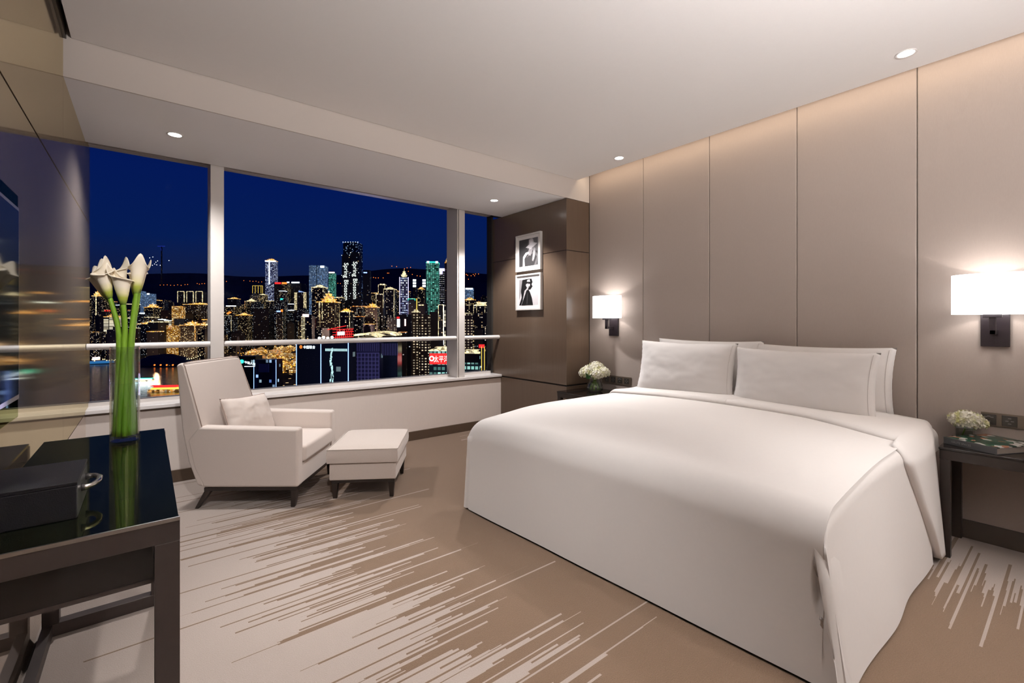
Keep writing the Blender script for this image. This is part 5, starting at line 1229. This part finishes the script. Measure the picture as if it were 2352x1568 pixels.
x = Bld(738, 806, 786, 256, 'office', -0.16, depth=10, lb='near dark glass office face with a cascade of white lights and blue neon corners'); x.edges('blue', 0.5, 60, top=True, xs=(1,))
b = bm_(); rq = random.Random(5)
for k in range(150):
    zz = rq.uniform(3, 32); cx = x.w * (-0.18 + 0.03 * math.sin(zz * 0.5) + (0.09 if rq.random() > 0.5 else 0) * (1 if zz > 18 else 0.4)) + rq.uniform(-0.35, 0.35); h_ = rq.uniform(0.4, 1.6)
    box(b, cx, cx + 0.16, -x.d / 2 - 0.3, -x.d / 2 - 0.1, x.H - zz - h_, x.H - zz)
for k in range(16): box(b, x.w * (-0.40 + k * 0.055), x.w * (-0.40 + k * 0.055) + 0.42, -x.d / 2 - 0.3, -x.d / 2 - 0.1, x.H - 5.0, x.H - 3.6)
o = x.raw('light_cascade', b, emit('cascade_light', (0.55, 0.85, 0.85), 1.1)); o['kind'] = 'stuff'
x = Bld(806, 871, 778, 300, 'grid', 0.0, depth=18, lb='near office with a purple lit grid of window bays'); b = bm_()
for k in range(12): box(b, -x.w / 2, x.w / 2, -x.d / 2 - 0.6, -x.d / 2, x.H - 9.6 - k * 2.6, x.H - 9.1 - k * 2.6)
for k in range(9): box(b, -x.w / 2 + k * x.w / 8 - 0.25, -x.w / 2 + k * x.w / 8 + 0.25, -x.d / 2 - 0.7, -x.d / 2, x.H - 42, x.H - 9.1)
for k in range(14): box(b, -x.w / 2 + k * x.w / 13 - 0.12, -x.w / 2 + k * x.w / 13 + 0.12, -x.d / 2 - 0.7, -x.d / 2, x.H - 8.0, x.H - 3)
M['purplegrid'] = plain('purple_washed_concrete', (0.26, 0.24, 0.44), 0.7); x.raw('facade_grid', b, M['purplegrid'])
x = Bld(871, 913, 778, 305, 'office', 0.0, depth=12, lb='dark rounded glass end of the purple grid office'); b = bm_()
for k in range(12): box(b, -x.w / 2 + k * x.w / 11 - 0.2, -x.w / 2 + k * x.w / 11 + 0.2, -x.d / 2 - 0.7, -x.d / 2, x.H - 11, x.H - 3)
x.raw('roof_fins', b, M['purplegrid'])
x = Bld(583, 634, 826, 330, 'navy', 0.0, depth=12, taper=0.12, lb='near tapering navy glass tower with blue edge lights below the handrail'); x.edges('blue', 0.4, 34, top=False); x.lbox('roof_panel', -0.55, 0.35, 3, 9, M['purplegrid'])
x = Bld(538, 584, 818, 350, 'office', 0.12, depth=14, lb='near dark office behind the armchair with a teal emblem and white lettering'); b = bm_(); bmesh.ops.create_cone(b, cap_ends=True, segments=24, radius1=1.5, radius2=1.5, depth=0.4, matrix=Matrix.Translation((-x.w * 0.20, -x.d / 2 - 0.5, x.H - 4.0)) @ Matrix.Rotation(math.pi / 2, 4, 'X')); x.raw('emblem', b, E_['teal'])
b = bm_(); textmesh(b, '\u4e2d\u56fd\u4eba\u4fdd', 2.2, lambda u, v, x=x: Vector((-x.w * 0.06 + u * 0.9, -x.d / 2 - 0.5, x.H - 5.2 - u * 0.22 + v))); box(b, -x.w * 0.06, x.w * 0.48, -x.d / 2 - 0.6, -x.d / 2 - 0.4, x.H - 8.0, x.H - 7.6); x.raw('sign_lettering', b, E_['white'])
x = Bld(986, 1060, 806, 400, 'teal', 0.0, depth=20, lb='near office with a glowing red sign band and teal floors beside the right window post')
x.lbox('sign_band', -0.98, 1.0, 2, 11.5, E_['red']); b = bm_(); textmesh(b, '\u592a\u5e73\u6d0b\u4fdd\u9669', 6.2, lambda u, v, x=x: Vector((-x.w * 0.36 + u * 0.72, -x.d / 2 - 1.0, x.H - 9.2 + v)))
cx, cz = -x.w * 0.42, x.H - 6.5
for k in range(24):
    a0, a1 = k * math.pi / 12, (k + 1) * math.pi / 12; prism(b, [(cx + r * math.cos(a), -x.d / 2 - 1.0, cz + r * math.sin(a)) for r, a in ((2.3, a0), (2.3, a1), (1.3, a1), (1.3, a0))], (0, 0.2, 0))
x.raw('sign_lettering', b, E_['pink']); x.crown('cream', 1, 4, band=True)
x = Bld(1060, 1107, 812, 405, 'teal', -0.15, depth=16, lb='near office wing with teal floors and bright roof in the narrow window bay'); x.crown('cream', 1, 4, band=True); x.lbox('dark_band', -1.0, 1.0, 0, 8, M['gap'])
x = Bld(1103, 1116, 796, 400, 'dim', 0.0, depth=6, lb='lift tower edged with yellow neon strips in the narrow window bay'); x.edges('yellow', 0.8, 60, top=False, xs=(-0.5, 0.5)); x.sign('red', -1.5, 0.5, -2, 1)
x = Bld(958, 990, 794, 1080, 'red', 0.0, lb='dim red-lit block with two small golden pavilions on its roof'); x.edges('gold', 0.7, 1.2); b = bm_()
for cx in (-8, 10):
    box(b, cx - 2.2, cx + 2.2, -x.d / 2, -x.d / 2 + 4, x.H, x.H + 2.5); box(b, cx - 1.2, cx + 1.2, -x.d / 2 + 1, -x.d / 2 + 3, x.H + 2.5, x.H + 5.5)
x.raw('roof_pavilion', b, E_['gold'])
# ---- golden old town on the bank
gr = random.Random(11)
for i in range(110):
    v = 792 + (i % 9) * 6.4 + gr.uniform(-2, 2); u = gr.uniform(560, 684); 
    if v < 800 and u < 600: continue
    D = (EYE - GZ - 10) * FPX / (v + 1.5 - HORIZON); w_ = gr.uniform(7, 15); w_ = min(w_, 686 - u) if u + w_ > 686 else w_
    if w_ < 4: continue
    x = Bld(u, u + w_, v, D, 'gold', gr.uniform(-0.3, 0.3), lb='low golden-lit old town building by the river left of the near dark glass office', group='golden lit old town buildings', name='old_town_building', near=True)
    if i % 2 == 0: x.crown(gr.choice(['gold', 'amber', 'dimgold']), 2, x.w * 0.35)
    else: x.edges(gr.choice(['gold', 'dimgold', 'cream']), 1.0, 3)
lights('street_light', [at_z(gr.uniform(545, 684), gr.uniform(795, 856), GZ + 14) for k in range(80)], 1.6, E_['gold'], 'golden street lamp among the old town buildings by the river', group='lamps of the old town')
lights('street_light', [at_z(gr.uniform(914, 985), gr.uniform(853, 863), GZ + 10) for k in range(46)], 1.5, E_['gold'], 'golden street lamp on the low road left of the near red-signed office', group='lamps of the low road')
lights('street_light', [at_z(gr.uniform(196, 340), 826 + gr.uniform(-2, 4), GZ + 8) for k in range(28)] + [at_z(410 + k * 5, 818 + 6 * math.sin(k * 0.35), GZ + 14) for k in range(14)], 1.7, E_['cream'], 'pale street lamp along the far river bank', group='lamps of the river bank')
lights('street_light', [at_z(355 + k * 14, 838, GZ + 6) for k in range(5)] + [at_z(392, 817, GZ + 20)], 2.4, E_['orange'], 'orange street lamp by the river left of the armchair', group='orange lamps by the river')
b = bm_(); prism(b, [at_z(193, 833, GZ + 2), at_z(262, 830, GZ + 2), at_z(262, 833, GZ + 2), at_z(193, 836, GZ + 2)], (0, 0, 4)); tag(obj('embankment_light', b, emit('blue_embankment_light', (0.05, 0.3, 0.75), 0.45), base=at_z(228, 833, GZ + 2)), 'blue light strip along the river embankment behind the lilies', 'light strip')
b = bm_(); prism(b, [at_z(212, 824, GZ + 6), at_z(230, 823, GZ + 6), at_z(230, 826, GZ + 6), at_z(212, 827, GZ + 6)], (0, 0, 5)); tag(obj('pier_sign', b, E_['pink'], base=at_z(221, 825, GZ + 6)), 'pinkish lit sign on the river pier behind the lilies', 'sign')
# wooded islet
b = bm_(); c0 = at_z(376, 836, GZ); bmesh.ops.create_icosphere(b, subdivisions=3, radius=1.0, matrix=Matrix.Translation(c0) @ Matrix.Diagonal((70, 60, 26, 1)))
for v in b.verts: v.co.z += 5 * noise.noise(v.co * 0.06)
tag(obj('wooded_knoll', b, M['hill'], base=c0), 'dark wooded knoll on the river bank left of the armchair', 'hill')
# boats
def boat(u, v, ln, mh, lb):
    c0 = at_z(u, v, GZ + 1); t = thing('river_boat', lb, 'boat', c0); t.rotation_euler = (0, 0, -YAW + 0.15)
    def raw(n, b, m):
        bmesh.ops.recalc_face_normals(b, faces=b.faces); me = bpy.data.meshes.new(n); b.to_mesh(me); b.free(); me.materials.append(m); o = bpy.data.objects.new(n, me); COL.objects.link(o); o.parent = t
    b = bm_(); prism(b, [(-ln / 2, -5, 0.1), (ln * 0.4, -5, 0.1), (ln / 2, 0, 0.1), (ln * 0.4, 5, 0.1), (-ln / 2, 5, 0.1)], (0, 0, 3.5)); raw('hull', b, mh[0])
    b = bm_(); box(b, -ln * 0.42, ln * 0.32, -4, 4, 3.7, 6.2); raw('lower_deck', b, mh[1])
    b = bm_(); box(b, -ln * 0.36, ln * 0.22, -3.6, 3.6, 6.8, 9.0); raw('upper_deck', b, mh[2])
    b = bm_(); box(b, -ln * 0.44, ln * 0.34, -4.4, 4.4, 9.2, 9.8); raw('canopy', b, mh[3])
boat(388, 898, 60, (E_['dimgold'], E_['yellow'], E_['red'], E_['red']), 'river boat lit red and yellow just left of the armchair')
boat(334, 880, 42, (E_['white'], E_['cream'], E_['white'], E_['teal']), 'river boat lit white just right of the glass vase')
# bridge tower
t = thing('bridge_tower', 'grey cable bridge tower just left of the old town', 'bridge', at_z(549, 821, GZ)); D = 1500
for du in (-4.5, 4.5):
    b = bm_(); f = px(547 + du, HORIZON, D); tp = px(547, 775, D); tube(b, [Vector((f.x, f.y, GZ)), Vector((tp.x, tp.y, GZ + 70)), tp], 2.2, 8); obj('leg', b, M['frame'], t)
# ---- the many ordinary towers between
fr = random.Random(99); fills = []
protos = {}
def fill(u0, u1, vt, D, mat, rot, top):
    key = (mat, top)
    if key not in protos:
        b = bm_(); box(b, -0.5, 0.5, -0.5, 0.5, 0, 1); me = bpy.data.meshes.new('city_block'); b.to_mesh(me); b.free(); me.materials.append(B[mat]); protos[key] = me
    W_ = (u1 - u0) / FPX * D; zt = px(0, vt, D).z; c_, s_ = abs(math.cos(rot)), abs(math.sin(rot)); w_ = W_ / (c_ + s_)
    p = px((u0 + u1) / 2, HORIZON, D) + FW * w_ * 0.5
    lbl = {'dim': 'ordinary dark tower with very few lit windows in the crowded skyline', 'dark': 'ordinary dark tower with scattered small lit windows in the crowded skyline', 'warm': 'ordinary tower with many warm lit windows in the crowded skyline', 'cool': 'ordinary tower with cool bluish lit windows in the crowded skyline', 'red': 'ordinary dim reddish tower in the crowded skyline'}[mat]
    b = bm_(); box(b, -w_ / 2, w_ / 2, -w_ / 2, w_ / 2, 0, zt - GZ)
    if fr.random() < 0.6: box(b, -w_ * 0.28, w_ * 0.24, -w_ * 0.2, w_ * 0.3, zt - GZ, zt - GZ + w_ * 0.22)
    me = bpy.data.meshes.new('city_block'); b.to_mesh(me); b.free(); me.materials.append(B[mat])
    o = bpy.data.objects.new('city_tower', me); COL.objects.link(o); o.location = (p.x, p.y, GZ); o.rotation_euler = (0, 0, -YAW + rot)
    tag(o, lbl, 'building', {'dim': 'unlit skyline towers', 'dark': 'dark skyline towers', 'warm': 'warm-windowed skyline towers', 'cool': 'cool-windowed skyline towers', 'red': 'reddish skyline towers'}[mat])
    if top:
        b = bm_(); k_ = 0.52; z0 = zt - GZ; hh = w_ * 0.07
        for a in ((-w_ * k_, w_ * k_, -w_ * k_, -w_ * k_ + hh), (-w_ * k_, w_ * k_, w_ * k_ - hh, w_ * k_), (-w_ * k_, -w_ * k_ + hh, -w_ * k_, w_ * k_), (w_ * k_ - hh, w_ * k_, -w_ * k_, w_ * k_)): box(b, *a, z0, z0 + hh)
        me = bpy.data.meshes.new('roof_line_light'); b.to_mesh(me); b.free(); me.materials.append(E_[top]); q = bpy.data.objects.new('roof_line_light', me); COL.objects.link(q); q.parent = o
for row, (D, vlo, vhi, n_) in enumerate(((2400, 668, 700, 46), (1900, 676, 716, 46), (1550, 690, 732, 44), (1220, 704, 752, 42), (980, 722, 772, 36), (800, 742, 790, 28))):
    for i in range(n_):
        u = 188 + (1150 - 188) * (i + fr.uniform(0.0, 0.8)) / n_; w_ = fr.uniform(11, 24) * (1 + row * 0.10)
        vt = fr.uniform(vlo, vhi)
        if u < 560: vt += 12 + (8 if row < 3 else 0)
        if D < 1250 and u < 400 and vt > 770: continue
        Dd = remap(u, D) * fr.uniform(0.93, 1.07)
        if 540 < u < 684 and Dd < 2000: continue
        m_ = fr.choices(['dim', 'dark', 'warm', 'cool', 'red'], [0.30, 0.34, 0.18, 0.10, 0.08])[0]
        fill(u, u + w_, vt, Dd, m_, fr.uniform(-0.5, 0.5), fr.choices([None, 'cream', 'gold', 'amber', 'white'], [0.62, 0.12, 0.14, 0.08, 0.04])[0])
# unseen fill lamps added to lift the dark city facades
for u, v, D, e_, c_ in ((620, 780, 1700, 2e5, (1.0, 0.6, 0.3)), (850, 760, 900, 2e5, (1.0, 0.65, 0.5)), (360, 800, 1400, 2e5, (1.0, 0.6, 0.3)), (845, 860, 215, 6e4, (0.6, 0.55, 1.0)), (1000, 780, 520, 2e4, (1.0, 0.35, 0.3))):
    lamp('city_floodlight', 'POINT', px(u, v, D), e_, c_, shadow_soft_size=5)
